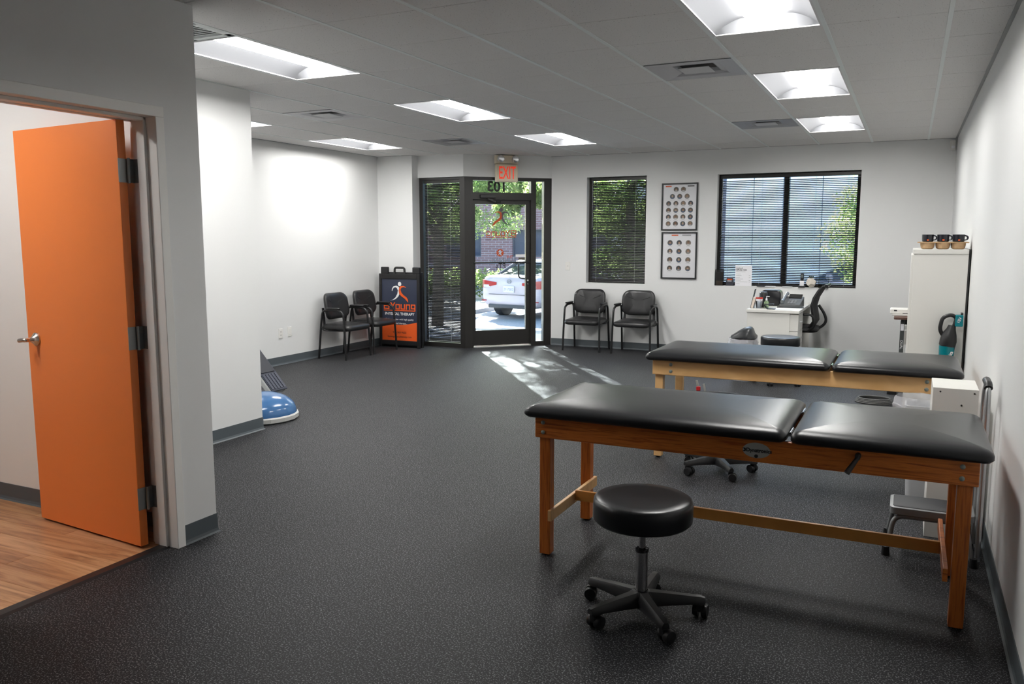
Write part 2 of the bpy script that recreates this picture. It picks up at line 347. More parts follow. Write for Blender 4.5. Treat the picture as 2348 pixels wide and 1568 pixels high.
def troffer():
    t = thing('ceiling_light', '', 'light', (0, 0, HC), 0, 'recessed ceiling lights')
    a, b = T / 2 - .012, T - .006
    mb = MB()
    for x0, x1, y0, y1 in ((-a, a, -b, -b + .012), (-a, a, b - .012, b), (-a, -a + .012, -b, b), (a - .012, a, -b, b)): mb.box(x0, x1, y0, y1, .0, .014)
    mb.build('frame', TROF, t)
    nx, ny = 20, 32; vs = []; fs = []
    for q in range(ny + 1):
        for p in range(nx + 1):
            u = -1 + 2 * p / nx; v = -1 + 2 * q / ny; x = u * (a - .012); y = v * (b - .012)
            f = (1 - abs(u) ** 2.4); g = min(1, (1 - abs(v)) / .13); g = 1 - (1 - g) ** 2.4
            vs.append((x, y, .006 + .085 * min(f, g)))
    for q in range(ny):
        for p in range(nx): k = q * (nx + 1) + p; fs.append((k, k + nx + 1, k + nx + 2, k + 1))
    MB().add(vs, fs).build('reflector', mat('reflector_satin', (.25, .255, .27), .5), t, smooth=True, ang=25)
    # convex lens basket
    vs = []; fs = []; n = 8; L0 = b - .085
    for q, y in enumerate((-L0, L0)):
        for p in range(n + 1):
            th = math.radians(-70 + 140 * p / n); vs.append((.122 * math.sin(th) / math.sin(math.radians(70)), y, .080 - .055 * (math.cos(th) - math.cos(math.radians(70)))))
    for p in range(n): fs.append((p, p + 1, n + 2 + p, n + 1 + p))
    fs.append(tuple(range(n + 1))); fs.append(tuple(reversed(range(n + 1, 2 * n + 2))))
    MB().add(vs, fs).build('lens', LENS, t)
    return t
tr = troffer()
LL = ['nearest troffer above the front treatment table', 'middle troffer of the right row, beyond the near grey diffuser', 'farthest right row troffer, close to the wide window wall',
      'long bright troffer beside the return grille near the orange door wall', 'middle troffer in the left row, in front of the round-faced diffuser', 'left row troffer nearest the exit sign',
      'troffer mostly hidden behind the white corner wall', 'troffer over the pair of chairs along the left wall']
for k, (i, j) in enumerate(lights):
    p = ((i + .5) * T, (j + 1) * T, HC)
    if k == 0: tr.location = p; tr['label'] = LL[0]
    else: dup(tr, LL[k], p)
dup(tr, 'troffer inside the wood-floored room behind the orange door', (-4.7, -3.3, HC))
dup(tr, 'troffer over the open floor beside the viewpoint, right row', (-1.5 * T, -5 * T, HC))
dup(tr, 'unseen troffer added over the open floor, left of the right row, to light the orange door wall', (-3.5 * T, -5.6 * T, HC))  # out of view, added to brighten the wall around the orange door
dup(tr, 'unseen troffer added inside the wood-floored room, nearest the camera side', (-4.5, -5.2, HC))  # extra unseen fixture, added to brighten the orange door leaf
dup(tr, 'unseen fill troffer added over the open floor behind the viewpoint, second row', (-1.5 * T, -9 * T, HC))  # unseen fill, added for bounce onto the ceiling and door wall
dup(tr, 'unseen troffer added inside the wood-floored room, far from the orange door', (-5.9, -5.4, HC - .0))  # another unseen fixture added so the orange door gets more light
def diffuser():
    t = thing('ceiling_diffuser', '', 'vent', (0, 0, HC), 0, 'square air diffusers in the ceiling'); a = T / 2 - .013
    g = mat('diffuser_grey', (.42, .42, .44), .38, metal=.2)
    mb = MB(); mb.loft([[(sx * r, sy * r, z) for sx, sy in ((-1, -1), (1, -1), (1, 1), (-1, 1))] for r, z in ((a, .004), (a, .0), (.19, .004), (.14, .016), (.115, .036))], cap=False); mb.build('housing', g, t)
    MB().box(-.105, .105, -.105, .105, .0, .004).build('center_plate', mat('diffuser_plate', (.55, .55, .56), .4), t, bevel=.003)
    MB().box(-.12, .12, -.12, .12, .036, .04).build('throat', SHADOWGAP, t); return t
df = diffuser()
DL = ['dull grey square diffuser beside the two nearest right row troffers', 'small grey square diffuser high up in front of the wide window', 'pale ribbed square diffuser between the long left troffer and the chairs', 'grey square diffuser nearest the storefront entrance']
for k, (i, j) in enumerate(diff):
    p = ((i + .5) * T, (j + .5) * T, HC)
    if k == 0: df.location = p; df['label'] = DL[0]
    else: dup(df, DL[k], p)
g = thing('return_grille', 'white return air grille with dark slots beside the long left troffer', 'vent', (-6.5 * T, -2.5 * T, HC)); a = T / 2 - .013
mb = MB()
for x0, x1, y0, y1 in ((-a, a, -a, -a + .04), (-a, a, a - .04, a), (-a, -a + .04, -a, a), (a - .04, a, -a, a), (-.01, .01, -a, a), (-a, a, -.012, .012)): mb.box(x0, x1, y0, y1, 0, .012)
mb.build('frame', TEE, g)
lv = MB().box(-.245, .245, -.006, .006, .006, .03).build('louver', HINGE, g, bevel=.001, seg=1); lv.location = (0, -.23, 0)
for k in range(1, 16): c = lv.copy(); COL.objects.link(c); c.location = (0, -.23 + k * .0307, 0)
MB().box(-a, a, -a, a, .05, .06).build('backing', SHADOWGAP, g)

# ------------------------------------------------------------------ blinds and windows
def blind(label, x0, x1, y, z0, z1, tilt, cords, wand=None):
    w = x1 - x0; t = thing('window_blind', label, 'blind', ((x0 + x1) / 2, y, z0)); h = z1 - z0; P = .0222
    MB().box(-w / 2, w / 2, -.016, .022, h - .045, h).build('headrail', FRAME, t, bevel=.003)
    MB().box(-w / 2 + .004, w / 2 - .004, -.011, .011, 0, .012).build('bottom_rail', FRAME, t, bevel=.003)
    n = int((h - .05 - .02) / P); c, s_ = math.cos(tilt), math.sin(tilt); prof = []
    for q in range(5):
        u = (-.5 + q / 4) * .0245; b = .0022 * (1 - (2 * u / .0245) ** 2); prof.append((u * c - b * s_, u * s_ + b * c))
    vs = [(xx, a, b) for xx in (-w / 2 + .004, w / 2 - .004) for a, b in prof]; fs = [(k, k + 1, k + 6, k + 5) for k in range(4)]
    sl0 = None
    for k in range(n):
        if sl0 is None: o = sl0 = MB().add(vs, fs).build('slat', SLAT, t, smooth=True)
        else: o = sl0.copy(); COL.objects.link(o)
        o.location = (0, 0, .026 + k * P)
    for cx in cords:
        for dy in (-.014, .014): MB().box(cx - x0 - w / 2 - .0011, cx - x0 - w / 2 + .0011, dy - .0008, dy + .0008, .01, h - .04).build('ladder_cord', CORD, t)
    if wand: MB().tube([(-w / 2 + .03, -.022, h - .04), (-w / 2 + .03, -.024, h - wand)], .0035, 6).build('tilt_wand', CORD, t)
    return t
blind('dark horizontal blind over the narrow window behind the two front-facing chairs', W1[0] + .035, W1[1] - .004, YB + .082, W1[2] + .006, W1[3] - .004, math.radians(54), (-4.17, -3.60), .7)
blind('wide dark horizontal blind spanning both panes above the reception desk', W2[0] + .03, W2[1] - .006, YB + .082, W2[2] + .012, W2[3] - .012, math.radians(33), (-2.32, -1.90, -1.24, -.86), .72)
blind('tall dark floor-length blind left of the glass entrance door', -6.455, -5.872, 5.315, .07, 2.385, math.radians(50), (-6.40, -6.03), None)
def framewin(name, X0, X1, z0, z1, y, mull):
    t = room(name); mb = MB()
    f = .045
    mb.box(X0, X1, y, y + .05, z0, z0 + f); mb.box(X0, X1, y, y + .05, z1 - f, z1); mb.box(X0, X0 + f, y, y + .05, z0 + f, z1 - f); mb.box(X1 - f, X1, y, y + .05, z0 + f, z1 - f)
    mb.build('window_frame', FRAME, t)
    xs = [X0 + f] + [q for m_ in mull for q in (m_ - .03, m_ + .03)] + [X1 - f]
    for m_ in mull: MB().box(m_ - .03, m_ + .03, y, y + .055, z0 + f, z1 - f).build('mullion', FRAME, t)
    for a, b in zip(xs[::2], xs[1::2]): MB().box(a, b, y + .022, y + .028, z0 + f, z1 - f).build('pane', GLASS, t)
    return t
framewin('window_1', W1[0], W1[1], W1[2], W1[3], YB + .107, [])
framewin('window_2', W2[0], W2[1], W2[2], W2[3], YB + .107, [-1.60])
# ------------------------------------------------------------------ storefront entrance
win3 = room('window_3'); mb = MB(); y = 5.285
mb.box(-6.53, -6.47, y, y + .11, 0, 2.418); mb.box(-6.47, -5.868, y, y + .11, 0, .062); mb.box(-6.47, -5.868, y, y + .11, 2.385, 2.418)
mb.build('window_frame', FRAME, win3); MB().box(-6.47, -5.868, y + .075, y + .081, .062, 2.385).build('pane', GLASS, win3)
MB().prism([(-5.868, 5.285), (-5.79, 5.285), (-5.70, 5.366), (-5.76, 5.43), (-5.868, 5.43)], 0, 2.418).build('corner_post', FRAME, win3)
K = Vector((-5.80, 5.27, 0)); E = Vector((-4.86, 6.169, 0)); ang = math.atan2(E.y - K.y, E.x - K.x)
d1 = room('door_1', K, ang)
mb = MB(); f0, f1 = .0, .085
mb.box(.10, .135, f0, f1, 0, 2.376); mb.box(1.005, 1.082, f0, f1, 0, 2.376); mb.box(.10, 1.33, f0, f1, 2.372, 2.418); mb.box(.135, 1.005, f0, f1, 2.105, 2.205)
mb.box(1.082, 1.20, f0, f1, 0, .06); mb.box(1.20, 1.33, f0 - .01, f1, 0, 2.376)
mb.build('door_frame', FRAME, d1)
MB().box(.135, 1.005, f0 - .02, f1 + .05, 0, .014).build('threshold', ALU, d1, bevel=.004)
MB().box(.135, 1.005, .055, .061, 2.205, 2.372).build('transom_pane', GLASS, d1)
MB().box(1.082, 1.20, .055, .061, .06, 2.372).build('side_pane', GLASS, d1)
dl = MB().box(.140, .180, .035, .08, .02, 2.104).box(.937, 1.004, .035, .08, .02, 2.104).box(.18, .937, .035, .08, 2.043, 2.104).box(.18, .937, .035, .08, .02, .242).build('door_leaf', FRAME, d1)
dg = MB().box(.18, .937, .055, .061, .242, 2.043).build('door_pane', GLASS, d1)
MB().tube([(.155, .012, 1.216), (.985, .012, 1.216)], .0125, 10).tube([(.165, .035, 1.216), (.165, .005, 1.216)], .01, 8).tube([(.972, .035, 1.216), (.972, .005, 1.216)], .01, 8).build('push_bar', BLACKMT, d1, smooth=True)
MB().tube(arc([(.86, .055, 1.22), (.86, .13, 1.20), (.86, .13, .985), (.96, .10, .975), (.96, .08, .975)], .05), .0125, 10).build('pull_handle', BLACKMT, d1, smooth=True)
MB().tube([(.965, .036, .955), (.965, .02, .955)], .014, 12).tube([(.962, .036, .90), (.967, .02, .905)], .013, 12).build('lock_cylinder', CHROME, d1, smooth=True)
MB().box(.24, .47, -.045, .0, 2.125, 2.175).build('door_closer', BLACKPL, d1, bevel=.006)
MB().bar((.35, -.02, 2.12), (.47, -.03, 2.075), .012, .02).bar((.47, -.03, 2.075), (.56, .03, 2.075), .012, .02).build('closer_arm', BLACKPL, d1)
text('door_number', '103', .20, BPRINT, d1, (.51, .052, 2.285), UP, mirror=True, bold=.006)
FIGW = [(320, 515), (325, 480), (350, 450), (400, 440), (440, 455), (452, 490), (452, 560), (430, 600), (380, 640), (285, 665), (340, 645), (385, 610), (415, 560), (425, 510), (410, 475), (380, 462), (345, 480), (330, 518)]
FIGO = [(565, 460), (520, 442), (470, 445), (447, 470), (436, 510), (445, 555), (480, 590), (540, 625), (590, 675), (600, 680), (595, 640), (570, 605), (520, 575), (485, 540), (470, 500), (485, 470), (520, 458), (560, 466)]
HEAD = [(455 + 29 * math.cos(a * math.pi / 10), 415 + 31 * math.sin(a * math.pi / 10)) for a in range(20)]
DKO = mat('decal_orange', srgb(178, 72, 30), .5); DKG = mat('decal_grey', srgb(80, 76, 84), .5)
poly('logo_arm', FIGW, DKG, d1, (.575, .053, 1.86), UP, s=.00090, ox=452, oy=535, mirror=True)
poly('logo_body', FIGO, DKO, d1, (.575, .053, 1.86), UP, s=.00090, ox=452, oy=535, mirror=True)
poly('logo_head', HEAD, DKG, d1, (.575, .053, 1.86), UP, s=.00090, ox=452, oy=535, mirror=True)
squares('logo_lettering', .085, .011, DKO, d1, (.575, .053, 1.635), UP, mirror=True)
ring = [(math.cos(a * math.pi / 18) * 1.0, math.sin(a * math.pi / 18) * 1.0) for a in range(36)]
poly('round_logo', ring, DKO, d1, (.555, .0535, 1.355), UP, s=.054)
poly('runner_emblem', [(x, y) for x, y in ((-.1, -.75), (.25, -.6), (.1, -.3), (.75, -.5), (.3, .0), (.1, .1), (.45, .55), (.3, .8), (-.1, .25), (-.6, .75), (-.3, .1), (-.15, -.2), (-.7, -.1), (-.3, -.5))], mat('decal_pale', (.45, .55, .65), .5), d1, (.555, .0525, 1.355), UP, s=.054)
text('decal_the', 'THE', .055, DKO, d1, (.70, .053, 1.295), UP, mirror=True)
text('decal_running', 'RUNNING', .088, mat('decal_teal', srgb(104, 120, 134), .5), d1, (.60, .053, 1.250), UP, mirror=True)
text('decal_pts', 'PTs', .10, BPRINT, d1, (.565, .053, 1.165), UP, mirror=True)
MB().box(.79, .93, .052, .054, 1.295, 1.33).build('sticker', WPRINT, d1)
MB().box(.835, .93, .052, .054, 1.25, 1.285).build('sticker', mat('sticker_dark', (.09, .08, .06), .5), d1)
# ------------------------------------------------------------------ exit sign
ex = thing('exit_sign', 'beige exit sign with two emergency lamps above the entrance door', 'sign', K + Vector((math.cos(ang) * .645, math.sin(ang) * .645, 0)) + Vector((.0, -.055, 0)), ang)
BEI = mat('beige_plastic', srgb(228, 216, 192), .45)
MB().box(-.168, .162, -.09, -.0, 2.60, 2.715).build('lamp_housing', BEI, ex, bevel=.01)
MB().box(-.162, .162, -.085, -.005, 2.345, 2.596).build('sign_panel', BEI, ex, bevel=.018, seg=3)
text('exit_lettering', 'EXIT', .245, mat('exit_red', srgb(236, 74, 48), .5, emit=srgb(236, 60, 34), es=.5), ex, (0, -.087, 2.465), UP, sx=.50, bold=.003, stuff=False)
for sx in (-.095, .115):
    h = MB().lathe([(.02, .035), (.04, .03), (.052, .005), (.054, 0), (.045, -.004), (.0, -.012)], n=20).build('lamp_head', mat('lamp_chrome', (.75, .76, .78), .15, metal=.8), ex, smooth=True); h.rotation_euler = (math.radians(98), 0, 0); h.location = (sx, -.10, 2.66)
# ------------------------------------------------------------------ orange door
tf = room('trim_2'); mb = MB()
def jamb(y, s):
    mb.box(XO - .155, XO + .016, min(y, y + s * .05), max(y, y + s * .05), 0, 2.152)
    mb.box(XO - .105, XO - .05, min(y + s * .05, y + s * .066), max(y + s * .05, y + s * .066), 0, 2.152)
jamb(-1.998, -1); jamb(-3.02, 1)
mb.box(XO - .155, XO + .016, -3.02, -1.998, 2.152, 2.202); mb.box(XO - .105, XO - .05, -2.97, -2.048, 2.136, 2.152)
mb.build('door_frame', TRIM, tf, bevel=.002, seg=1)
MB().box(XO - .185, XO - .155, -2.03, -1.985, 0, 2.17).box(XO - .185, XO - .155, -3.03, -2.985, 0, 2.17).box(XO - .185, XO - .155, -2.985, -2.03, 2.14, 2.185).build('frame_return', TRIM, tf, bevel=.002, seg=1)
da = math.atan2(.072, -.88)
d2 = room('door_2', (-3.579, -2.13, 0), da)
MB().box(0, .883, -.044, 0, .012, 2.14).build('door_leaf', ORANGE, d2, bevel=.0015, seg=1)
hd = MB().lathe([(.036, 0), (.036, .008), (.026, .016), (.013, .03), (.011, .05)], n=24).build('door_handle', STEEL, d2, smooth=True); hd.rotation_euler = (-math.pi / 2, 0, 0); hd.location = (.80, 0, 1.03)
lv = MB().tube(arc([(0, 0, .045), (0, 0, .062), (.02, .0, .066), (.045, .004, .070)], .02), [.0115] * 6 + [.012] * 7 + [.0115], 12).build('lever', STEEL, hd, smooth=True)
for z in (1.90, 1.081, .259):
    h = MB().box(-.003, .0, -.046, .002, z - .057, z + .057).build('hinge', HINGE, d2)
    MB().tube([(-.012, -.046, z - .06), (-.012, -.046, z + .06)], .0075, 8).build('knuckle', HINGE, h, smooth=True)
    h.data.transform(Matrix.Identity(4))
for z in (1.90, 1.081, .259):
    MB().box(XO - .155, XO - .110, -2.0515, -2.0485, z - .057, z + .057).bar((-3.568, -2.086, z), (-3.568, -2.045, z), .004, .114).build('hinge_leaf', HINGE, tf)
# ------------------------------------------------------------------ wall fittings
def plate(name, label, cat, loc, rz, kind):
    t = thing(name, label, cat, loc, rz)
    MB().box(-.036, .036, -.007, 0, -.059, .059).build('cover_plate', WHITE, t, bevel=.003)
    if kind == 'switch': MB().box(-.006, .006, -.016, -.006, -.013, .013).build('toggle', WHITE, t, bevel=.002)
    elif kind == 'outlet':
        for z in (-.02, .02):
            o = MB().box(-.016, .016, -.009, -.006, z - .014, z + .014).build('receptacle', WHITE, t, bevel=.004)
            MB().box(-.008, -.005, -.0098, -.008, z - .005, z + .006).box(.005, .008, -.0098, -.008, z - .005, z + .006).build('slot', BPRINT, o)
    else: MB().box(-.017, .017, -.010, -.006, -.034, .034).build('rocker', WHITE, t, bevel=.003)
plate('light_switch', 'white toggle switch on the back wall right of the entrance door', 'switch', (-4.579, YB, 1.165), 0, 'switch')
o = plate('wall_outlet', 'white double outlet low on the left wall', 'outlet', (XL, 2.95, .392), math.pi / 2, 'outlet')
plate('data_plate', 'blank-faced white wall plate right of the low double outlet', 'wall plate', (XL, 3.115, .400), math.pi / 2, 'rocker')
t = thing('motion_sensor', 'small white motion sensor in the top corner by the right wall', 'sensor', (.262, YB, 2.585))
MB().loft([[(x, -d, z) for x, d in ((-.032, 0), (-.032, dd), (-.02, dd + .012), (.02, dd + .012), (.032, dd), (.032, 0))] for z, dd in ((0, .02), (.02, .035), (.09, .035), (.115, .025))]).build('housing', WHITE, t, bevel=.004)
MB().box(-.018, .018, -.05, -.044, .02, .05).build('sensor_window', PAPER, t)
# ------------------------------------------------------------------ framed posters
def portrait(k):
    mb = MB(); c = [(.10, .09, .08), (.20, .17, .14), (.07, .08, .09)][k % 3]
    mb.prism([(x * .031, y * .031) for x, y in ring], 0, .0008)
    mb.cur = 1; mb.prism([(.0, .014), (.009, .010), (.011, 0), (.007, -.010), (0, -.013), (-.007, -.010), (-.011, 0), (-.009, .010)][::-1], .0008, .0016)
    mb.cur = 2; mb.prism([(-.021, -.022), (0, -.0305), (.021, -.022), (.016, -.013), (0, -.010), (-.016, -.013)], .0008, .0018)
    mb.cur = 3; mb.prism([(.012, .005), (.012, .014), (.004, .020), (-.006, .020), (-.012, .013), (-.012, .004), (-.006, .012), (.006, .012)], .0008, .0019)
    skin = [(.42, .26, .18), (.24, .13, .08), (.5, .34, .25), (.36, .2, .13)][k % 4]
    cl = [(.55, .55, .55), (.08, .12, .2), (.3, .3, .3), (.6, .6, .62)][(k // 2) % 4]; hr = [(.03, .02, .015), (.12, .07, .03), (.3, .24, .15), (.05, .04, .04), (.2, .1, .05)][k % 5]
    return mb, [mat('photo_bg_%s' % 'abc'[k % 3], c, .5), mat('photo_skin_%s' % 'abcd'[k % 4], skin, .6), mat('photo_cloth_%s' % 'abcd'[(k // 2) % 4], cl, .6), mat('photo_hair_%s' % 'abcde'[k % 5], hr, .6)]
pmesh = []
PGL = pane_mat('poster_glass', (1, 1, 1), fior=1.2)
def poster(label, x0, x1, z0, z1, rows, r, top):
    t = thing('framed_poster', label, 'poster', ((x0 + x1) / 2, YB, z0)); w, h = x1 - x0, z1 - z0; f = .018
    MB().box(-w / 2, w / 2, -.022, 0, 0, f).box(-w / 2, w / 2, -.022, 0, h - f, h).box(-w / 2, -w / 2 + f, -.022, 0, f, h - f).box(w / 2 - f, w / 2, -.022, 0, f, h - f).build('frame', BLACKPL, t)
    pr = MB().box(-w / 2 + f, w / 2 - f, -.008, -.002, f, h - f).build('print', PAPER, t)
    MB().box(-w / 2 + f, w / 2 - f, -.0135, -.012, f, h - f).build('glazing', PGL, t)
    cap = MB(); k = 0
    for z, xs in rows:
        for x in xs:
            if len(pmesh) < 12:
                b, ms = portrait(len(pmesh)); o = b.build('portrait', ms, pr); pmesh.append(o)
            else: o = pmesh[(k * 5 + 3) % 12].copy(); COL.objects.link(o); o.parent = pr
            o.location = (x, -.0082, h - z); o.rotation_euler = UP; o.scale = (r / .031, r / .031, 1)
            cap.box(x - .03, x + .03, -.0086, -.008, h - z - r - .013, h - z - r - .011); k += 1
    o = cap.build('caption_lines', GPRINT, pr); o['kind'] = 'stuff'
    for x, wd, m_ in top: MB().box(x - wd / 2, x + wd / 2, -.0088, -.008, h - .050, h - .036).build('heading_bar', m_, pr)
    return t
XX4 = (-.15, -.05, .05, .15)
poster('upper framed poster of small round staff portraits, pyramid rows of two and three on top', -3.208, -2.716, 1.668, 2.300,
       [(.085, (-.05, .048)), (.178, (-.10, .0, .10)), (.272, XX4), (.362, XX4), (.452, XX4), (.542, XX4)], .034, [(-.155, .08, ORANGEP), (.15, .09, BPRINT)])
poster('lower framed poster with twelve round staff portraits in three columns', -3.198, -2.710, 1.013, 1.646,
       [(.145, (-.125, 0, .125)), (.260, (-.125, 0, .125)), (.375, (-.125, 0, .125)), (.49, (-.125, 0, .125))], .036, [(-.06, .09, ORANGEP), (.10, .12, GPRINT)])
# ------------------------------------------------------------------ treatment tables
def bolt(x, y, z, m, parent, r=.011):
    o = MB().lathe([(r, 0), (r, .003), (r * .6, .006)], n=12).build('bolt', m, parent, smooth=True); o.location = (x, y, z); o.rotation_euler = (math.pi / 2, 0, 0); return o
PADP = [(.035, 0), (.012, .004), (0, .016), (0, .032), (.007, .044), (.022, .054), (.048, .062), (.085, .068), (.13, .0725), (.19, .0755), (.28, .077)]
PADPP = [(a, b) for a, b in PADP]
def table(label, loc, wood, woodv, stretch, logo):
    t = thing('treatment_table', label, 'table', loc)     # origin: floor, centre (x -.785, y centre)
    for sx in (-.905, .910):
        for sy in (-.285, .285):
            l = MB().box(-.028, .028, -.028, .028, .006, .608).build('leg', woodv, t, bevel=.004); l.location = (sx, sy, 0)
            MB().lathe([(.018, 0), (.02, .007)], n=12).build('foot', BLACKPL, l)
    for sy in (-.324, .324): MB().box(-.948, .955, -.012, .012, 0, .103).build('rail', wood, t, bevel=.004).location = (0, sy, .606)
    for sx in (-.936, .943): MB().box(-.012, .012, -.31, .31, 0, .103).build('end_rail', wood, t).location = (sx, 0, .606)
    if stretch:
        for sx, s in ((-.872, 1), (.860, -1)): MB().box(-.0095, .0095, -.33, .335, 0, .055).build('end_stretcher', BIRCH if s == 1 else OAK, t, bevel=.003).location = (sx, 0, .185 if s == 1 else .20)
        MB().box(-.862, .850, -.0095, .0095, 0, .055).build('long_stretcher', mat('oak_light', srgb(206, 142, 72), .4, nscale=14, namp=.12), t, bevel=.003).location = (0, 0, .200)
    base = .709
    p = pillow(MB(), 1.228, .772, .035, PADP, n=7).build('body_pad', VINYL, t, smooth=True, ang=60); p.location = (-.381, 0, base)
    p = pillow(MB(), .752, .772, .035, PADP, n=7).build('head_pad', VINYL, t, smooth=True, ang=60); p.location = (.624, 0, base)
    for y in (-.26, .2): MB().box(.236, .246, y - .05, y + .05, base + .02, base + .035).tube([(.241, y - .05, base + .036), (.241, y + .05, base + .036)], .004, 6).build('pad_hinge', CHROME, t)
    if logo:
        e = MB().lathe([(.068, 0), (.068, .0012), (.066, .0016)], n=40).build('badge', mat('badge_silver', (.42, .43, .41), .4), t); e.scale = (.86, .50, 1); e.rotation_euler = UP; e.location = (.107, -.336, .659)
        text('badge_lettering', 'Dynatronics', .022, BPRINT, t, (.118, -.3385, .659), UP, bold=.0006)
        poly('badge_mark', [(0, 0), (8, 0), (12, 3), (12, 9), (8, 12), (0, 12), (5, 9), (8, 6), (5, 3)], BPRINT, t, (.055, -.3388, .659), UP, s=.0013, ox=6, oy=6)
        MB().lathe([(.008, 0), (.008, .0012)], n=16).build('badge_dot', BPRINT, t).matrix_basis = Matrix.Translation((.107, -.3380, .634)) @ Matrix.Rotation(math.pi / 2, 4, 'X')
        k = MB().tube([(.515, -.334, .686), (.515, -.352, .686), (.512, -.356, .672)], [.012, .012, .010], 10).build('crank_hub', BLACKPL, t, smooth=True)
        MB().tube([(.512, -.362, .676), (.478, -.40, .622)], [.009, .0125], 12).build('crank_handle', BLACKPL, t, smooth=True)
    bm = mat('bolt_steel', (.30, .34, .31), .45, metal=.6)
    for sx, dx in ((-1, -.905 if logo else -.815), (1, .895 if logo else .80)):
        for z in (.635, .683): bolt(dx, -.336, z, bm, t, .010 if logo else .0125)
    return t
table('cherry oak treatment table with two-part black pad, nearest the camera', (-.785, -1.0, 0), OAK, OAKV, True, True)
table('pale birch treatment table with black pad and visible bolts, behind the cherry one', (-.785, 1.045, .004), BIRCH, BIRCH, False, False)
# ------------------------------------------------------------------ stools
def stool(label, loc, rz, h=.515):
    t = thing('rolling_stool', label, 'stool', loc, rz)
    s = MB().lathe([(.16, 0), (.192, .004), (.204, .016), (.205, .085), (.202, .098), (.192, .105), (.15, .107), (.05, .104), (0.001, .1035)], n=48, cap=False).build('seat', VINYL, t, smooth=True, ang=60); s.location = (0, 0, h - .107)
    MB().lathe([(.12, -.012), (.12, .002)], n=24).build('seat_plate', BLACKPL, t).location = (0, 0, h - .107)
    MB().lathe([(.014, .27), (.014, h - .11)], n=20).build('gas_rod', CHROME, t, smooth=True)
    MB().lathe([(.027, .29), (.027, .282), (.0255, .281), (.0255, .10)], n=24, cap=False).build('column', CHROME, t, smooth=True)
    MB().lathe([(.028, .293), (.028, .281), (.014, .281)], n=24, cap=False).build('column_collar', BLACKPL, t)
    hub = MB().lathe([(.03, .06), (.055, .062), (.055, .09), (.045, .105), (.030, .115), (.027, .115)], n=30, cap=False).build('base_hub', BLACKPL, t, smooth=True)
    MB().bar((.02, 0, h - .118), (.16, .03, h - .125), .012, .012).build('height_lever', BLACKPL, t)
    for k in range(5):
        a = k * 2 * math.pi / 5; X = Matrix.Rotation(a, 4, 'Z')
        mb = MB(); mb.X = X
        sec = []
        for d, w_, z0, z1 in ((.03, .034, .052, .112), (.12, .028, .060, .106), (.21, .023, .066, .098), (.245, .023, .064, .096), (.264, .015, .066, .090)):
            sec.append([(d, -w_, z0), (d, w_, z0), (d, w_, (z0 + z1) / 2), (d, w_ * .5, z1), (d, -w_ * .5, z1), (d, -w_, (z0 + z1) / 2)])
        mb.loft(sec); leg = mb.build('base_leg', BLACKPL, t, smooth=True, ang=50)
        b = a + [1.2, 2.4, .5, 3.4, 1.9][k]; c = MB(); P = X @ Vector((.243, 0, 0)); c.X = Matrix.Translation(P) @ Matrix.Rotation(b, 4, 'Z')
        for s_ in (-1, 1): c.tube([(.014, s_ * .007, .029), (.014, s_ * .012, .029), (.014, s_ * .030, .029)], [.027, .029, .025], 18)
        c.loft([[(x, y, z) for x, y in ((-.012, -.012), (.022, -.012), (.022, .012), (-.012, .012))] for z in (.03, .06)]); c.tube([(0, 0, .05), (0, 0, .075)], .006, 8)
        c.X = None; c.build('caster', BLACKPL, leg, smooth=True, ang=45)
    return t
st = stool('round black rolling stool standing in front of the cherry treatment table', (-1.062, -1.74, 0), math.radians(20))
st['group'] = 'black rolling stools'
dup(st, 'black rolling stool half hidden behind the cherry treatment table, casters showing below its rail', (-1.23, .575, 0), math.radians(-58))
dup(st, 'black round stool between the lidded trash bin and the white desk', (-1.335, 4.26, 0), .7)
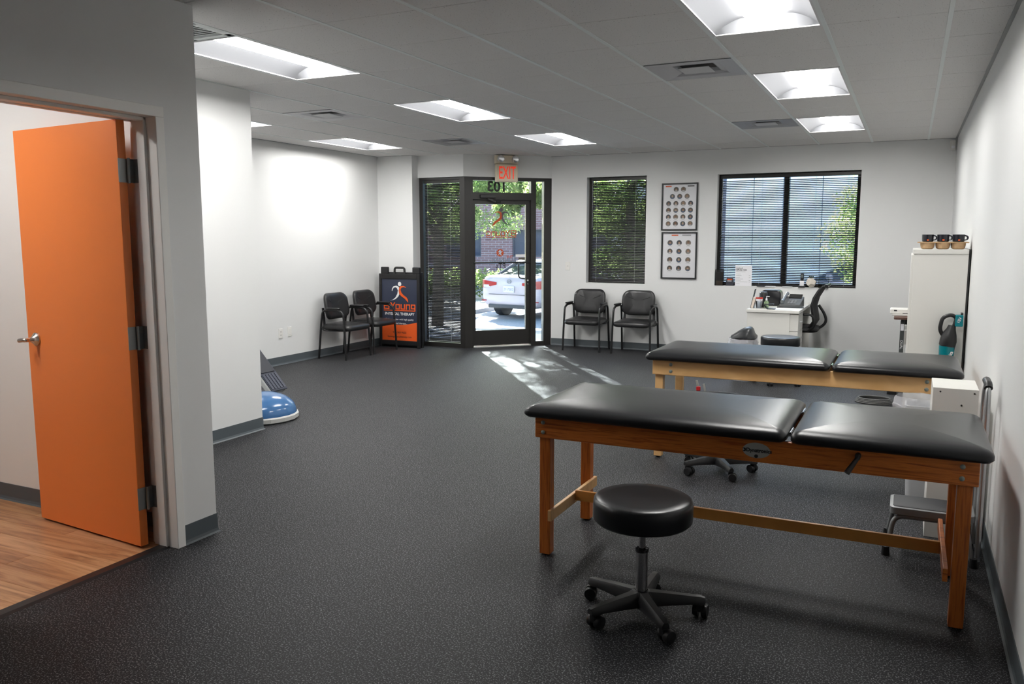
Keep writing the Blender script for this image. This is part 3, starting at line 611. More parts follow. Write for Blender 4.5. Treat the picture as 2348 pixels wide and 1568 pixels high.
# ------------------------------------------------------------------ side chairs
def chair(label, loc, rz):
    t = thing('side_chair', label, 'chair', loc, rz, 'black vinyl armchairs for waiting')
    for s in (-1, 1):
        P = [(s * .272, -.222, .0), (s * .262, -.20, .42), (s * .258, -.185, .60), (s * .256, -.12, .637), (s * .255, .085, .645), (s * .256, .15, .615), (s * .258, .175, .45), (s * .262, .222, .0)]
        MB().tube(arc(P, .05, 5), .0145, 10).build('side_frame', BLACKMT, t, smooth=True)
        X = Matrix.Translation((s * .256, -.02, .652)); pillow(MB(), .046, .225, .02, [(.004, 0), (0, .005), (0, .016), (.006, .022)], X, 4).build('arm_pad', BLACKPL, t, smooth=True)
        MB().tube(arc([(s * .258, .172, .42), (s * .245, .15, .372), (s * .20, .10, .366), (s * .20, -.19, .374)], .05), .010, 8).build('seat_bracket', BLACKMT, t, smooth=True)
        MB().bar((s * .215, .150, .40), (s * .20, .185, .66), .034, .012).build('back_upright', BLACKPL, t)
    X = Matrix.Translation((0, -.035, .385)) @ Matrix.Rotation(math.radians(2), 4, 'X')
    se = pillow(MB(), .50, .46, .07, [(.03, -.01), (.006, .0), (0, .015), (0, .038), (.012, .055), (.04, .064), (.09, .068), (.18, .069)], X).build('seat', VINYLC, t, smooth=True, ang=60)
    X = Matrix.Translation((0, .165, .675)) @ Matrix.Rotation(math.radians(80), 4, 'X')
    bk = MB(); bk.X = X; rings = []
    for ins, z in [(.03, -.032), (.006, -.028), (0, -.015), (0, .008), (.012, .022), (.04, .030), (.09, .033), (.15, .034)]:
        r = []
        for x, y in rrect(.475, .345, .10, ins, 7):
            k = 1 - .06 * max(0, y / .17)
            r.append((x * k, y, z + .06 * (x / .24) ** 2))
        rings.append(r)
    bk.loft(rings); back = bk.build('backrest', VINYLC, t, smooth=True, ang=60)
    mb = MB(); mb.X = X; mb.tube([(x, .040 + .05 * (x / .18) ** 2, .0345 + .06 * (x / .24) ** 2) for x in [-.16 + .02 * k for k in range(17)]], .004, 6)
    mb.tube([(0, y, .0345) for y in (.04, -.06, -.15)], .0012, 5); mb.X = None; mb.build('seam', BPRINT, back, smooth=True)
    return t
c0 = chair('black armchair under the narrow window, the one nearer the entrance door', (-4.182, 5.905, 0), 0)
dup(c0, 'black armchair under the framed posters, second from the entrance door', (-3.462, 5.895, 0), 0)
dup(c0, 'black armchair against the left wall, the one farther from the folding sign', (-6.822, 3.845, 0), math.pi / 2)
dup(c0, 'black armchair against the left wall, partly in front of the folding sign', (-6.822, 4.47, 0), math.pi / 2)
# ------------------------------------------------------------------ folding sign
fs_ = thing('sidewalk_sign', 'black folding sidewalk sign with navy and orange poster beside the floor-length blind', 'sign', (-6.690, 4.96, 0), math.radians(1.5))
TL = Matrix.Rotation(math.radians(-1.2), 4, 'X')
def tl(mb): mb.X = TL; return mb
mb = tl(MB()); w2 = .338
mb.box(-w2, -w2 + .045, -.02, .02, .0, 1.06); mb.box(w2 - .045, w2, -.02, .02, .0, 1.06); mb.box(-w2 + .045, w2 - .045, -.02, .02, .035, .10); mb.box(-w2 + .045, w2 - .045, -.02, .02, .985, 1.06); mb.build('front_frame', BLACKPL, fs_, bevel=.006)
tl(MB()).box(-w2 + .03, -w2 + .15, -.02, .03, 1.055, 1.155).build('top_bracket', BLACKPL, fs_, bevel=.012)
tl(MB()).box(w2 - .12, w2 + .0, -.02, .03, 1.055, 1.155).build('top_bracket', BLACKPL, fs_, bevel=.012)
tl(MB()).tube(arc([(-.085, .0, 1.05), (-.08, .0, 1.145), (.08, .0, 1.145), (.085, .0, 1.05)], .03), .016, 10).build('carry_handle', BLACKPL, fs_, smooth=True)
MB().box(-w2 + .02, w2 + .005, .055, .095, 0, 1.08).build('rear_frame', BLACKPL, fs_, bevel=.006)
PR = tl(MB()).box(-w2 + .045, w2 - .045, -.006, .002, .10, .985).build('poster_sheet', NAVY, fs_)
wv = [(-.293, -.442)] + [(.293, -.442)] + [(.293 - k * .0586, -.442 + .270 - .045 * math.sin(math.pi * k / 10)) for k in range(11)]
o = MB().prism(wv, 0, .001).build('orange_band', ORANGEP, PR); o.location = (0, .0040, .543); o.rotation_euler = (math.pi / 2 - math.radians(1.2), 0, 0)
RO = (math.pi / 2 - math.radians(1.2), 0, 0)
def yz(z): return (-.0075 + 0.0209 * z)
S_ = .00098
poly('figure_arm', FIGW, WPRINT, PR, (-.0, yz(.80) - .001, .80), RO, s=S_, ox=450, oy=530)
poly('figure_body', FIGO, ORANGEP, PR, (-.0, yz(.80) - .001, .80), RO, s=S_, ox=450, oy=530)
poly('figure_head', HEAD, WPRINT, PR, (-.0, yz(.80) - .001, .80), RO, s=S_, ox=450, oy=530)
squares('sign_lettering', .100, .016, ORANGEP, PR, (0, yz(.595) - .001, .598), RO)
text('sign_lettering_small', 'PHYSICAL THERAPY', .054, WPRINT, PR, (0, yz(.485) - .001, .482), RO, sx=1.02, bold=.001)
text('tagline', 'Perform better with high quality', .036, WPRINT, PR, (0, yz(.40) - .001, .405), RO)
text('tagline', 'physical therapy...', .036, WPRINT, PR, (0, yz(.35) - .001, .348), RO)
text('contact_line', '919-263-9633', .040, BPRINT, PR, (0, yz(.2) - .0015, .215), RO)
text('contact_line', 'byoungphysicaltherapy.com', .036, BPRINT, PR, (0, yz(.15) - .0015, .155), RO)
# ------------------------------------------------------------------ exercise gear behind the corner wall
bo = thing('balance_trainer', 'blue half-dome balance trainer on a grey platform by the corner wall', 'balance trainer', (-5.18, .47 + .02, 0))
mb = MB(); nn = 16; R1 = .315
mb.loft([[(r * math.cos(math.pi * 2 * (i + .5) / nn), r * math.sin(math.pi * 2 * (i + .5) / nn), z) for i in range(nn)] for r, z in ((R1 - .01, .004), (R1, .012), (R1 + .002, .045), (R1 - .012, .056))])
mb.build('platform', mat('platform_grey', (.55, .55, .53), .4), bo)
for a in (-1.25, 2.0): 
    q = MB(); q.X = Matrix.Rotation(a, 4, 'Z'); q.box(R1 - .02, R1 + .004, -.045, .045, .02, .042); q.build('grip_slot', BPRINT, bo)
prof = [(.298, .050), (.300, .06)]
for k in range(1, 17):
    a = math.radians(90 * k / 16); prof.append((.297 * math.cos(a) + .0 + (.0015 if k in (4, 8, 11) else 0), .062 + .172 * math.sin(a) ** .95))
MB().lathe(prof, n=64).build('dome', mat('blue_rubber', srgb(66, 108, 156), .18, spec=.6), bo, smooth=True, ang=70)
sb = thing('slant_board', 'tilted grey exercise board with dark rubber treads behind the blue balance trainer', 'exercise board', (-5.645, 1.02, .298), 0)
X = Matrix.Rotation(math.radians(47), 4, 'Y')
mb = MB(); mb.X = X; mb.box(-.36, .245, -.10, .12, -.03, .03); mb.build('tray', mat('tray_grey', (.66, .66, .62), .4), sb, bevel=.012)
mb = MB(); mb.X = X; mb.box(-.36, .252, -.095, .115, .03, .042); mb.build('rubber_mat', mat('mat_navy', (.035, .04, .06), .5), sb, bevel=.004)
for k in range(5):
    mb = MB(); mb.X = X; mb.box(.06, .235, -.085 + k * .04, -.06 + k * .04, .042, .048); mb.build('tread', mat('tread_navy', (.05, .055, .08), .5), sb)
mb = MB(); mb.X = X; mb.box(-.36, .04, -.08, .10, .042, .050); mb.build('step_pad', mat('mat_black', (.02, .022, .03), .5), sb, bevel=.003)
mb = MB(); mb.tube([(.02, 0, -.04), (.04, 0, -.30)], .014, 8); mb.tube([(.1, .1, -.10), (-.06, .1, -.30)], .014, 8); mb.tube([(-.30, 0, -.285), (.16, 0, -.285)], .014, 8); mb.tube([(-.22, .1, .1), (-.22, .1, -.29)], .014, 8)
mb.build('support_frame', mat('frame_silver', (.5, .5, .5), .35, metal=.5), sb, smooth=True)
# ------------------------------------------------------------------ right wall group
wb = thing('storage_box', 'narrow white panelled box standing between the two treatment tables by the right wall', 'box', (.128, -.03, 0))
MB().box(-.105, .105, -.165, .155, 0, .805).build('carcass', WLAM, wb, bevel=.0015, seg=1)
for x, z in ((-.07, .785), (.085, .785), (.03, .72), (-.07, .42), (-.03, .06), (.08, .06)):
    o = MB().lathe([(.0045, 0), (.0045, .002)], n=10).build('screw_hole', BPRINT, wb); o.rotation_euler = UP; o.location = (x, -.1645, z)
ss = thing('step_stool', 'grey metal step stool with black tread and tall handrail under the cherry table end', 'step stool', (.042, -.42, 0))
GT = mat('grey_tube', (.22, .23, .235), .35, metal=.5); GL = mat('step_rim_grey', (.24, .25, .255), .35)
pillow(MB(), .375, .235, .03, [(.004, .205), (0, .208), (0, .24), (.006, .243)]).build('step_rim', GL, ss, smooth=True)
pillow(MB(), .345, .205, .02, [(.0, .240), (0, .2455), (.003, .247)]).build('tread', mat('tread_black', (.035, .036, .04), .6, bump=.4, bscale=500), ss, smooth=True)
for y, s in ((-.105, -1), (.105, 1)): MB().tube(arc([(-.195, y * 1.35, 0), (-.165, y, .198), (.150, y, .198), (.19, y * 1.35, 0)], .05), .0125, 10).build('leg_frame', GT, ss, smooth=True)
for x in (-.195, .19):
    for y in (-.142, .142): MB().lathe([(.020, 0), (.017, .045)], n=12).build('rubber_foot', BLACKPL, ss).location = (x, y, 0)
MB().tube(arc([(.208, -.10, .02), (.205, -.095, .80), (.205, -.085, .875), (.205, .04, .885), (.205, .12, .80), (.205, .13, .03)], .06), .0125, 10).build('handrail', mat('rail_silver', (.5, .51, .52), .3, metal=.8), ss, smooth=True)
MB().tube(arc([(.205, -.083, .868), (.205, -.06, .884), (.205, .05, .886)], .02), .0185, 12).build('foam_grip', BLACKPL, ss, smooth=True)
b2 = thing('waste_bin', 'pale grey waste bin with clear liner behind the white storage box', 'bin', (.01, .34, 0))
mb = MB(); mb.loft([[(x, y, z) for x, y in rrect(wx, wx * .9, .03)] for wx, z in ((.16, .01), (.21, .60), (.222, .60), (.222, .615), (.205, .615), (.15, .03))], cap=True); mb.build('tub', mat('bin_grey', (.52, .53, .55), .5), b2, smooth=True)
def crumple(name, label_parent, cx, cy_, rx, ry, z0, z1, seed, m):
    rnd = random.Random(seed); n = 40; rings = []
    for k in range(8):
        t_ = k / 7; z = z0 + (z1 - z0) * t_; rings.append([((cx + (rx + .02 * math.sin(3 * t_) + rnd.uniform(-.007, .009)) * math.cos(2 * math.pi * i / n)), (cy_ + (ry + rnd.uniform(-.007, .009)) * math.sin(2 * math.pi * i / n)), z + rnd.uniform(-.003, .003)) for i in range(n)])
    return MB().loft(rings, cap=False).build(name, m, label_parent, smooth=True, ang=80)
LINER = bpy.data.materials.new('liner_film'); LINER.use_nodes = True
_n = LINER.node_tree; _n.nodes.clear(); _o = _n.nodes.new('ShaderNodeOutputMaterial'); _t = _n.nodes.new('ShaderNodeBsdfTransparent'); _d = _n.nodes.new('ShaderNodeBsdfPrincipled'); _d.inputs['Base Color'].default_value = (.8, .8, .84, 1); _d.inputs['Roughness'].default_value = .25
_m = _n.nodes.new('ShaderNodeMixShader'); _m.inputs[0].default_value = .42; _n.links.new(_t.outputs[0], _m.inputs[1]); _n.links.new(_d.outputs[0], _m.inputs[2]); _n.links.new(_m.outputs[0], _o.inputs[0])
crumple('liner', b2, -.03, .02, .125, .11, .53, .655, 3, LINER)
# cabinet, cups, vacuum
cb = thing('white_cabinet', 'tall plain white cabinet against the right wall beyond the birch table', 'cabinet', (.095, 2.75, 0))
MB().box(-.19, .19, -.45, .45, 0, 1.447).build('carcass', WLAM, cb, bevel=.002, seg=1)
MB().box(-.198, .19, -.455, .455, 1.447, 1.484).build('top_panel', WLAM, cb, bevel=.002, seg=1)
MB().box(.190, .202, -.45, .45, 0, 1.484).build('back_panel', BPRINT, cb)
for y in (-.225, .225):
    dd = MB().box(-.208, -.19, y - .222, y + .222, .03, 1.44).build('door', WLAM, cb, bevel=.002, seg=1)
    MB().box(-.225, -.208, y - .008, y + .008, .70, .82).build('door_handle', ALU, dd, bevel=.003)
ct = thing('cup_carrier', 'brown moulded pulp cup carrier on top of the tall white cabinet', 'cup carrier', (.105, 2.43, 1.484))
PULP = mat('pulp', srgb(172, 142, 108), .9, nscale=40, namp=.25, bump=.8, bscale=60)
mb = MB(); pillow(mb, .36, .20, .03, [(.0, .048), (.0, .056), (.01, .058)])
for k in (-1, 0, 1):
    for yy in (-.05, .05): mb.lathe([(.030, 0), (.044, .006), (.050, .03), (.052, .052)], (k * .108, yy, 0), 20)
mb.build('tray', PULP, ct, smooth=True)
cp0 = None
for n_, (k, yy, lb) in enumerate([(-1, -.05, 'left of the three front black mugs in the pulp carrier'), (0, -.05, 'middle of the three front black mugs in the pulp carrier'), (1, -.05, 'right front black mug in the pulp carrier, nearest the right wall'), (-1, .05, 'rear black mug behind the left front mug in the carrier'), (0, .05, 'rear black mug behind the middle mug in the carrier'), (1, .05, 'rear black mug behind the right mug in the carrier')]):
    if cp0 is None:
        cp0 = thing('mug', lb, 'mug', (0, 0, 0), 0, 'black mugs in the pulp carrier')
        MB().lathe([(.036, 0), (.040, .004), (.042, .055), (.040, .056), (.037, .01)], n=24).build('cup_body', mat('mug_black', (.015, .016, .022), .18), cp0, smooth=True)
        MB().tube(arc([(.040, 0, .012), (.064, 0, .018), (.064, 0, .042), (.040, 0, .048)], .014), .0045, 8).build('cup_handle', MAT['mug_black'], cp0, smooth=True)
        q = MB().box(.004, .018, -.0432, -.0405, .008, .018).build('cup_logo', ORANGEP, cp0); c_ = cp0
    else: c_ = dup(cp0, lb)
    c_.location = (.105 + k * .108, 2.43 + yy, 1.484 + .0585); c_.rotation_euler = (0, 0, -.25)
va = thing('handheld_vacuum', 'teal and black handheld vacuum leaning on the tall white cabinet side', 'vacuum', (.20, 2.235, .56))
TEAL = mat('teal_plastic', srgb(0, 118, 128), .25)
mb = MB(); mb.tube([(-.030, 0, .02), (-.028, 0, .10), (-.026, 0, .18)], [.040, .052, .056], 24); mb.build('dust_cup', TEAL, va, smooth=True)
mb = MB(); mb.tube([(-.026, 0, .18), (-.020, 0, .22), (-.015, 0, .27), (-.005, 0, .31), (.0, 0, .34)], [.058, .060, .052, .034, .026], 24); mb.build('motor_body', BLACKPL, va, smooth=True)
MB().tube(arc([(-.045, 0, .24), (-.085, 0, .30), (-.070, 0, .40), (-.01, 0, .425), (.03, 0, .40), (.012, 0, .33)], .05), .0145, 12).build('grip', BLACKPL, va, smooth=True)
MB().box(.018, .072, -.03, .03, .335, .425).build('battery_pack', TEAL, va, bevel=.006)
text('battery_lettering', '18V', .030, WPRINT, va, (.046, -.0325, .385), (math.pi / 2, math.radians(-70), 0))
text('vacuum_lettering', 'makita', .034, WPRINT, va, (-.005, -.056, .10), (math.pi / 2, math.radians(-75), 0), bold=.0008)
MB().tube([(-.03, 0, .0), (-.03, 0, .02)], [.022, .034], 16).build('nozzle_neck', BLACKPL, va, smooth=True)
hk = MB().box(.055, .07, -.02, .045, .34, .44).build('wall_hook', BLACKPL, va)
# standing desk and laminator
sd = thing('standing_desk', 'standing desk with dark brown top and black column leg beyond the tall white cabinet', 'desk', (.03, 4.85, 0))
pillow(MB(), .54, 1.1, .03, [(.004, 0), (0, .004), (0, .022), (.004, .026)], Matrix.Translation((0, .2, .722))).build('tabletop', mat('walnut', srgb(84, 58, 48), .5), sd, smooth=True)
for y in (-.22, .62):
    l = MB().box(-.205, -.165, y - .03, y + .03, .02, .70).build('leg', mat('leg_charcoal', (.05, .055, .055), .4), sd, bevel=.004)
    MB().box(-.235, .22, y - .03, y + .03, 0, .02).build('foot_bar', BLACKPL, sd, bevel=.004)
MB().box(-.165, .2, -.20, .6, .66, .72).build('frame_beam', BLACKPL, sd)
MB().box(-.200, -.170, -.253, -.2495, .60, .67).build('leg_sticker', PAPER, sd)
text('leg_lettering', 'DUAL', .036, WPRINT, sd, (-.185, -.2505, .45), (math.pi / 2, math.pi / 2, 0))
lm = thing('laminator', 'white desktop laminator on the brown standing desk', 'office machine', (.0, 4.78, .748))
MB().box(-.285, .24, -.09, .09, .018, .075).build('body', WLAM, lm, bevel=.012, seg=3)
MB().box(-.26, .22, -.12, .10, .0, .018).build('paper_tray', mat('tray_pale', (.6, .58, .56), .5), lm, bevel=.003)
MB().box(-.245, -.215, -.0925, -.088, .048, .062).build('power_switch', BPRINT, lm)
MB().box(-.16, .22, -.0925, -.088, .024, .030).build('feed_slot', BPRINT, lm)
t = tag(MB().box(-.02, .10, -.005, .005, 0, .055).build('paper_note', mat('cream_paper', (.72, .62, .42), .7)), 'cream paper note sticking up from the laminator', 'paper'); t.location = (-.05, 4.78, .836); t.rotation_euler = (0, -.45, .1)
# ------------------------------------------------------------------ reception desk
dk = thing('reception_desk', 'white reception desk with drawer stack, end-on under the wide window', 'desk', (-1.515, 5.475, 0))
MB().box(-.295, .295, -.62, .66, .712, .745).build('desktop', WLAM, dk, bevel=.002, seg=1)
MB().box(-.285, .19, -.60, -.15, .02, .712).build('pedestal', WLAM, dk, bevel=.0015, seg=1)
MB().box(-.285, .285, .60, .63, 0, .712).box(-.285, -.265, -.15, .60, .30, .712).build('far_panel', WLAM, dk)
for z0, z1 in ((.03, .33), (.335, .50), (.505, .70)):
    d_ = MB().box(.19, .285, -.59, -.16, z0, z1).build('drawer', WLAM, dk, bevel=.0015, seg=1)
    MB().tube(arc([(.285, -.43, (z0 + z1) / 2), (.305, -.43, (z0 + z1) / 2), (.305, -.32, (z0 + z1) / 2), (.285, -.32, (z0 + z1) / 2)], .01), .005, 8).build('drawer_handle', ALU, d_, smooth=True)
Z = .745
t = thing('pen_cup', 'clear cup stuffed with white red-capped pens at the desk corner', 'pen cup', (-1.70, 5.05, Z))
mb = MB().lathe([(.030, 0), (.036, .085), (.034, .085), (.028, .004)], n=20, cap=False); mb.build('cup', ACRYL, t, smooth=True)
p0 = None
for k in range(14):
    a = k * 2.4; r = .007 * math.sqrt(k)
    if p0 is None:
        p0 = MB().tube([(0, 0, 0), (0, 0, .115)], .0045, 6).build('pen', PAPER, t); o = p0; MB().tube([(0, 0, .105), (0, 0, .125)], .0055, 6).build('pen_cap', mat('red_cap', srgb(200, 70, 60), .4), p0)
    else: o = dup(p0, None, parent=t)
    o.location = (r * math.cos(a), r * math.sin(a), .004); o.rotation_euler = (.12 * math.sin(a), .12 * math.cos(a), 0)
t = thing('brochure_holder', 'clear leaning brochure holder at the left end of the white desk', 'holder', (-1.782, 5.06, Z))
mb = MB(); mb.X = Matrix.Rotation(math.radians(12), 4, 'Y'); mb.box(-.012, -.008, -.05, .05, 0, .23).box(-.012, .03, -.05, .05, 0, .004).box(.026, .03, -.05, .05, 0, .07); mb.build('holder', ACRYL, t)
mb = MB(); mb.X = Matrix.Rotation(math.radians(12), 4, 'Y'); mb.box(-.006, .02, -.045, .045, .005, .13); mb.build('leaflets', mat('leaflet_cream', (.68, .58, .5), .6), t)
t = thing('sanitizer_bottle', 'small pump bottle of green hand sanitizer on the white desk', 'bottle', (-1.625, 5.12, Z))
pillow(MB(), .055, .035, .016, [(.004, 0), (0, .004), (0, .07), (.010, .085), (.015, .09)]).build('bottle_body', mat('gel', (.45, .62, .35), .15, trans=.6), t, smooth=True)
MB().lathe([(.011, .09), (.011, .112), (.004, .114), (.004, .135)], n=14).bar((-.004, 0, .137), (.034, 0, .137), .012, .008).build('pump', PAPER, t)
t = thing('desk_speaker', 'slim upright black cylinder on the desk behind the sanitizer', 'speaker', (-1.672, 5.18, Z))
MB().lathe([(.045, 0), (.045, .175), (.043, .178), (.043, .186), (.040, .188)], n=28).build('body', BLACKPL, t, smooth=True); MB().lathe([(.0455, .176), (.0455, .182)], n=28).build('ring', CHROME, t)
t = thing('label_printer', 'rounded black label printer at the back of the white desk', 'printer', (-1.63, 5.56, Z))
X = Matrix.Rotation(math.pi / 2, 4, 'X'); pillow(MB(), .24, .19, .05, [(.01, -.10), (0, -.09), (0, .09), (.01, .10)], Matrix.Translation((0, 0, .095)) @ X).build('casing', mat('printer_black', (.014, .014, .016), .3), t, smooth=True)
t = thing('desk_phone', 'grey desk telephone with handset on the left, right rear of the white desk', 'telephone', (-1.375, 5.42, Z), math.radians(-8))
mb = MB(); mb.loft([[(x, -.10, z) for x, z in ((-.12, 0), (.12, 0), (.12, .035), (-.12, .035))], [(x, .10, z) for x, z in ((-.12, 0), (.12, 0), (.12, .12), (-.12, .12))]]); mb.build('base', mat('phone_grey', (.12, .125, .13), .35), t, bevel=.006)
MB().tube([(-.085, -.11, .065), (-.085, -.06, .085), (-.085, .05, .135), (-.085, .11, .150)], [.024, .017, .017, .024], 12).build('handset', mat('handset_grey', (.20, .215, .23), .25), t, smooth=True)
mb = MB(); mb.X = Matrix.Translation((.03, .06, .118)) @ Matrix.Rotation(math.radians(38), 4, 'X'); mb.box(-.075, .075, -.03, .035, 0, .012); mb.build('display', BPRINT, t)
kb = None
for r_ in range(4):
    for c_ in range(3):
        if kb is None: kb = MB().box(-.012, .012, -.006, .006, 0, .005).build('key', mat('key_grey', (.3, .31, .32), .4), t); o = kb
        else: o = kb.copy(); COL.objects.link(o)
        o.location = (-.02 + c_ * .034, -.075 + r_ * .023, .048 + r_ * .0098); o.rotation_euler = (.4, 0, 0)
t = thing('tablet_stand', 'black folding tablet stand at the front of the white desk', 'stand', (-1.56, 4.98, Z))
MB().box(-.03, .06, -.05, .05, 0, .008).bar((-.03, 0, .005), (-.075, 0, .05), .06, .01).bar((-.075, 0, .05), (.04, 0, .06), .07, .008).build('frame', BLACKPL, t, bevel=.002)
t = tag(MB().box(-.13, .13, -.10, .10, 0, .004).build('paper_stack', PAPER), 'stack of white paper sheets lying on the white desk', 'paper'); t.location = (-1.415, 5.08, Z); t.rotation_euler = (0, 0, .1)
t = tag(MB().box(-.10, .10, -.06, .06, 0, .002).build('form_sheet', mat('form_grey', (.55, .55, .56), .6)), 'printed form at the near edge of the white desk', 'paper'); t.location = (-1.40, 4.93, Z); t.rotation_euler = (0, 0, -.1)
t = thing('laptop_tray', 'flat black tray under the desk telephone', 'tray', (-1.36, 5.27, Z)); MB().box(-.16, .14, -.03, .03, 0, .01).build('tray', BLACKPL, t, bevel=.003)
# window sill things
Z2, YS = W2[2], YB + .035
SILL = [('leaflet_holder', 'smoked leaflet holder at the left end of the wide window sill', 'holder')]
t = thing('leaflet_holder', 'smoked leaflet holder at the left end of the wide window sill', 'holder', (-2.40, YB + .02, Z2))
MB().box(-.055, .055, -.03, .012, 0, .21).build('holder', pane_mat('smoked', (.55, .52, .5)), t, bevel=.002, seg=1)
MB().box(-.045, .045, -.012, .006, .06, .18).build('leaflets', mat('leaflet_dark', (.05, .048, .045), .6), t); MB().box(-.045, .045, -.025, -.018, .004, .06).build('front_card', mat('card_tan', (.25, .2, .15), .6), t)
t = thing('card_stand', 'small dark card stand with orange heading beside the smoked holder', 'card', (-2.263, YB + .015, Z2))
MB().loft([[(x, y, z) for x, y in ((-.05 + k, -.02), (.05 - k, -.02), (.05 - k, .015), (-.05 + k, .015))] for z, k in ((0, 0), (.07, .004), (.105, .012))]).build('card', mat('card_dark', (.04, .042, .055), .4), t); MB().box(-.03, .032, -.022, -.0195, .075, .09).build('card_heading', ORANGEP, t); MB().box(-.03, .025, -.022, -.0195, .058, .066).build('card_line', WPRINT, t)
t = thing('rate_sheet', 'white printed rate sheet standing on the wide window sill', 'sheet', (-2.088, YB + .005, Z2))
MB().box(-.107, .107, -.004, .004, 0, .272).build('sheet', PAPER, t)
text('heading', '(updated)', .022, BPRINT, t, (-.095, -.0048, .235), UP, align='LEFT'); text('heading', 'self pay rates', .026, BPRINT, t, (-.095, -.0048, .212), UP, align='LEFT', bold=.0004)
mb = MB()
for k, z in enumerate((.185, .155, .135, .11, .09, .07, .05, .025)): mb.box(-.095, -.095 + [.12, .06, .07, .05, .09, .06, .15, .05][k], -.0048, -.004, z, z + .003)
for z in (.135, .11, .07, .05): mb.box(.07, .09, -.0048, -.004, z, z + .004)
o = mb.build('fine_print', GPRINT, t); o['kind'] = 'stuff'
t = thing('cordless_phone', 'black cordless phone upright in its white charging cradle on the window sill', 'telephone', (-1.352, YB + .005, Z2))
MB().box(-.04, .04, -.04, .03, 0, .018).build('cradle_base', BLACKPL, t, bevel=.004); MB().box(-.026, .026, -.02, .01, .018, .085).build('cradle', PAPER, t, bevel=.006)
MB().box(-.021, .021, -.014, .008, .085, .185).build('handset', BLACKPL, t, bevel=.008); MB().box(-.014, .014, -.0165, -.0135, .125, .165).build('screen', mat('lcd', (.12, .14, .14), .3), t)
t = thing('white_planter', 'faceted white dodecahedron planter on the window sill', 'planter', (-1.24, YB - .01, Z2 + .066))
import bmesh
bm = bmesh.new(); ph = (1 + 5 ** .5) / 2; pts = [(x, y, z) for x in (-1, 1) for y in (-1, 1) for z in (-1, 1)]
for a in (-1, 1):
    for b in (-1, 1): pts += [(0, a / ph, b * ph), (a / ph, b * ph, 0), (a * ph, 0, b / ph)]
for p in pts: bm.verts.new(Vector(p).normalized() * .068)
bmesh.ops.convex_hull(bm, input=bm.verts); bmesh.ops.dissolve_limit(bm, angle_limit=.05, verts=bm.verts, edges=bm.edges); me = bpy.data.meshes.new('pot'); bm.to_mesh(me); bm.free(); me.materials.append(mat('ceramic', (.74, .68, .60), .5))
o = bpy.data.objects.new('pot', me); COL.objects.link(o); o.parent = t; o.rotation_euler = (.3, .2, .5)
mb = MB()
for k in range(9): a = k * .7; mb.bar((.01 * math.cos(a), .01 * math.sin(a), .055), (.035 * math.cos(a), .03 * math.sin(a), .085), .010, .004)
o = mb.build('succulent', mat('leaf_dark', (.05, .07, .05), .6), t); o['kind'] = 'stuff'
t = thing('acrylic_box', 'clear acrylic box on the window sill right of the white planter', 'box', (-1.09, YB - .005, Z2 + .0))
mb = MB(); mb.box(-.06, .06, -.03, -.027, 0, .06).box(-.06, .06, .03, .033, 0, .165).box(-.06, -.057, -.03, .03, 0, .12).box(.057, .06, -.03, .03, 0, .12).box(-.06, .06, -.03, .03, 0, .003); mb.build('panels', ACRYL, t)
# papers on sill
for x, w_, lb, m_ in ((-1.86, .10, 'dark flat folder on the window sill right of the rate sheet', BLACKPL), (-1.74, .12, 'white paper lying on the sill under the mullion', PAPER), (-1.53, .12, 'white paper lying on the sill left of the cordless phone', PAPER)):
    t = tag(MB().box(-w_ / 2, w_ / 2, -.04, .02, 0, .006).build('loose_paper', m_), lb, 'paper'); t.location = (x, YB + .02, Z2)
# ------------------------------------------------------------------ office chair
oc = thing('office_chair', 'black mesh-backed office chair tucked behind the white desk', 'chair', (-1.16, 5.66, 0), 0)
MESHM = mat('mesh_fabric', (.010, .010, .011), .7)
prof = [(.03, .50), (.075, .58), (.06, .68), (.045, .76), (.07, .86), (.12, .95), (.165, 1.0)]
rings = []
for x, z in prof:
    rings.append([(x - .012 + .03 * (q / 3 - 0) ** 2 * 0 - .04 * (abs(v) ** 2), v * .22, z) for q, v in enumerate((-1, -.6, -.2, .2, .6, 1))] + [(x + .010 - .04 * (abs(v) ** 2), v * .22, z) for v in (1, .6, .2, -.2, -.6, -1)])
MB().loft(rings).build('mesh_back', MESHM, oc, smooth=True)
MB().tube([(.05, y, 1.0 - .002) for y in (-.1, .1)], .01, 6)
hb = MB(); hb.tube([(.165, -.21, 1.0), (.175, 0, 1.005), (.165, .21, 1.0)], .020, 10); hb.build('top_bar', BLACKPL, oc, smooth=True)
for s in (-1, 1): MB().tube([(x - .03, s * .22, z) for x, z in prof], .013, 8).build('back_frame', BLACKPL, oc, smooth=True)
MB().tube(arc([(.07, 0, .76), (.14, 0, .66), (.17, 0, .56), (.10, 0, .48), (-.10, 0, .44)], .08), .017, 10).build('spine', BLACKPL, oc, smooth=True)
pillow(MB(), .46, .48, .10, [(.04, 0), (.01, .01), (0, .03), (.01, .055), (.05, .07), (.15, .075)], Matrix.Translation((-.14, 0, .435))).build('seat', MESHM, oc, smooth=True)
MB().tube(arc([(-.02, -.25, .46), (.06, -.27, .52), (.04, -.27, .66), (-.14, -.27, .66)], .06), .014, 8).build('armrest', BLACKPL, oc, smooth=True)
MB().lathe([(.025, .08), (.025, .43)], (-.14, 0, 0), 16).build('gas_column', BLACKPL, oc, smooth=True)
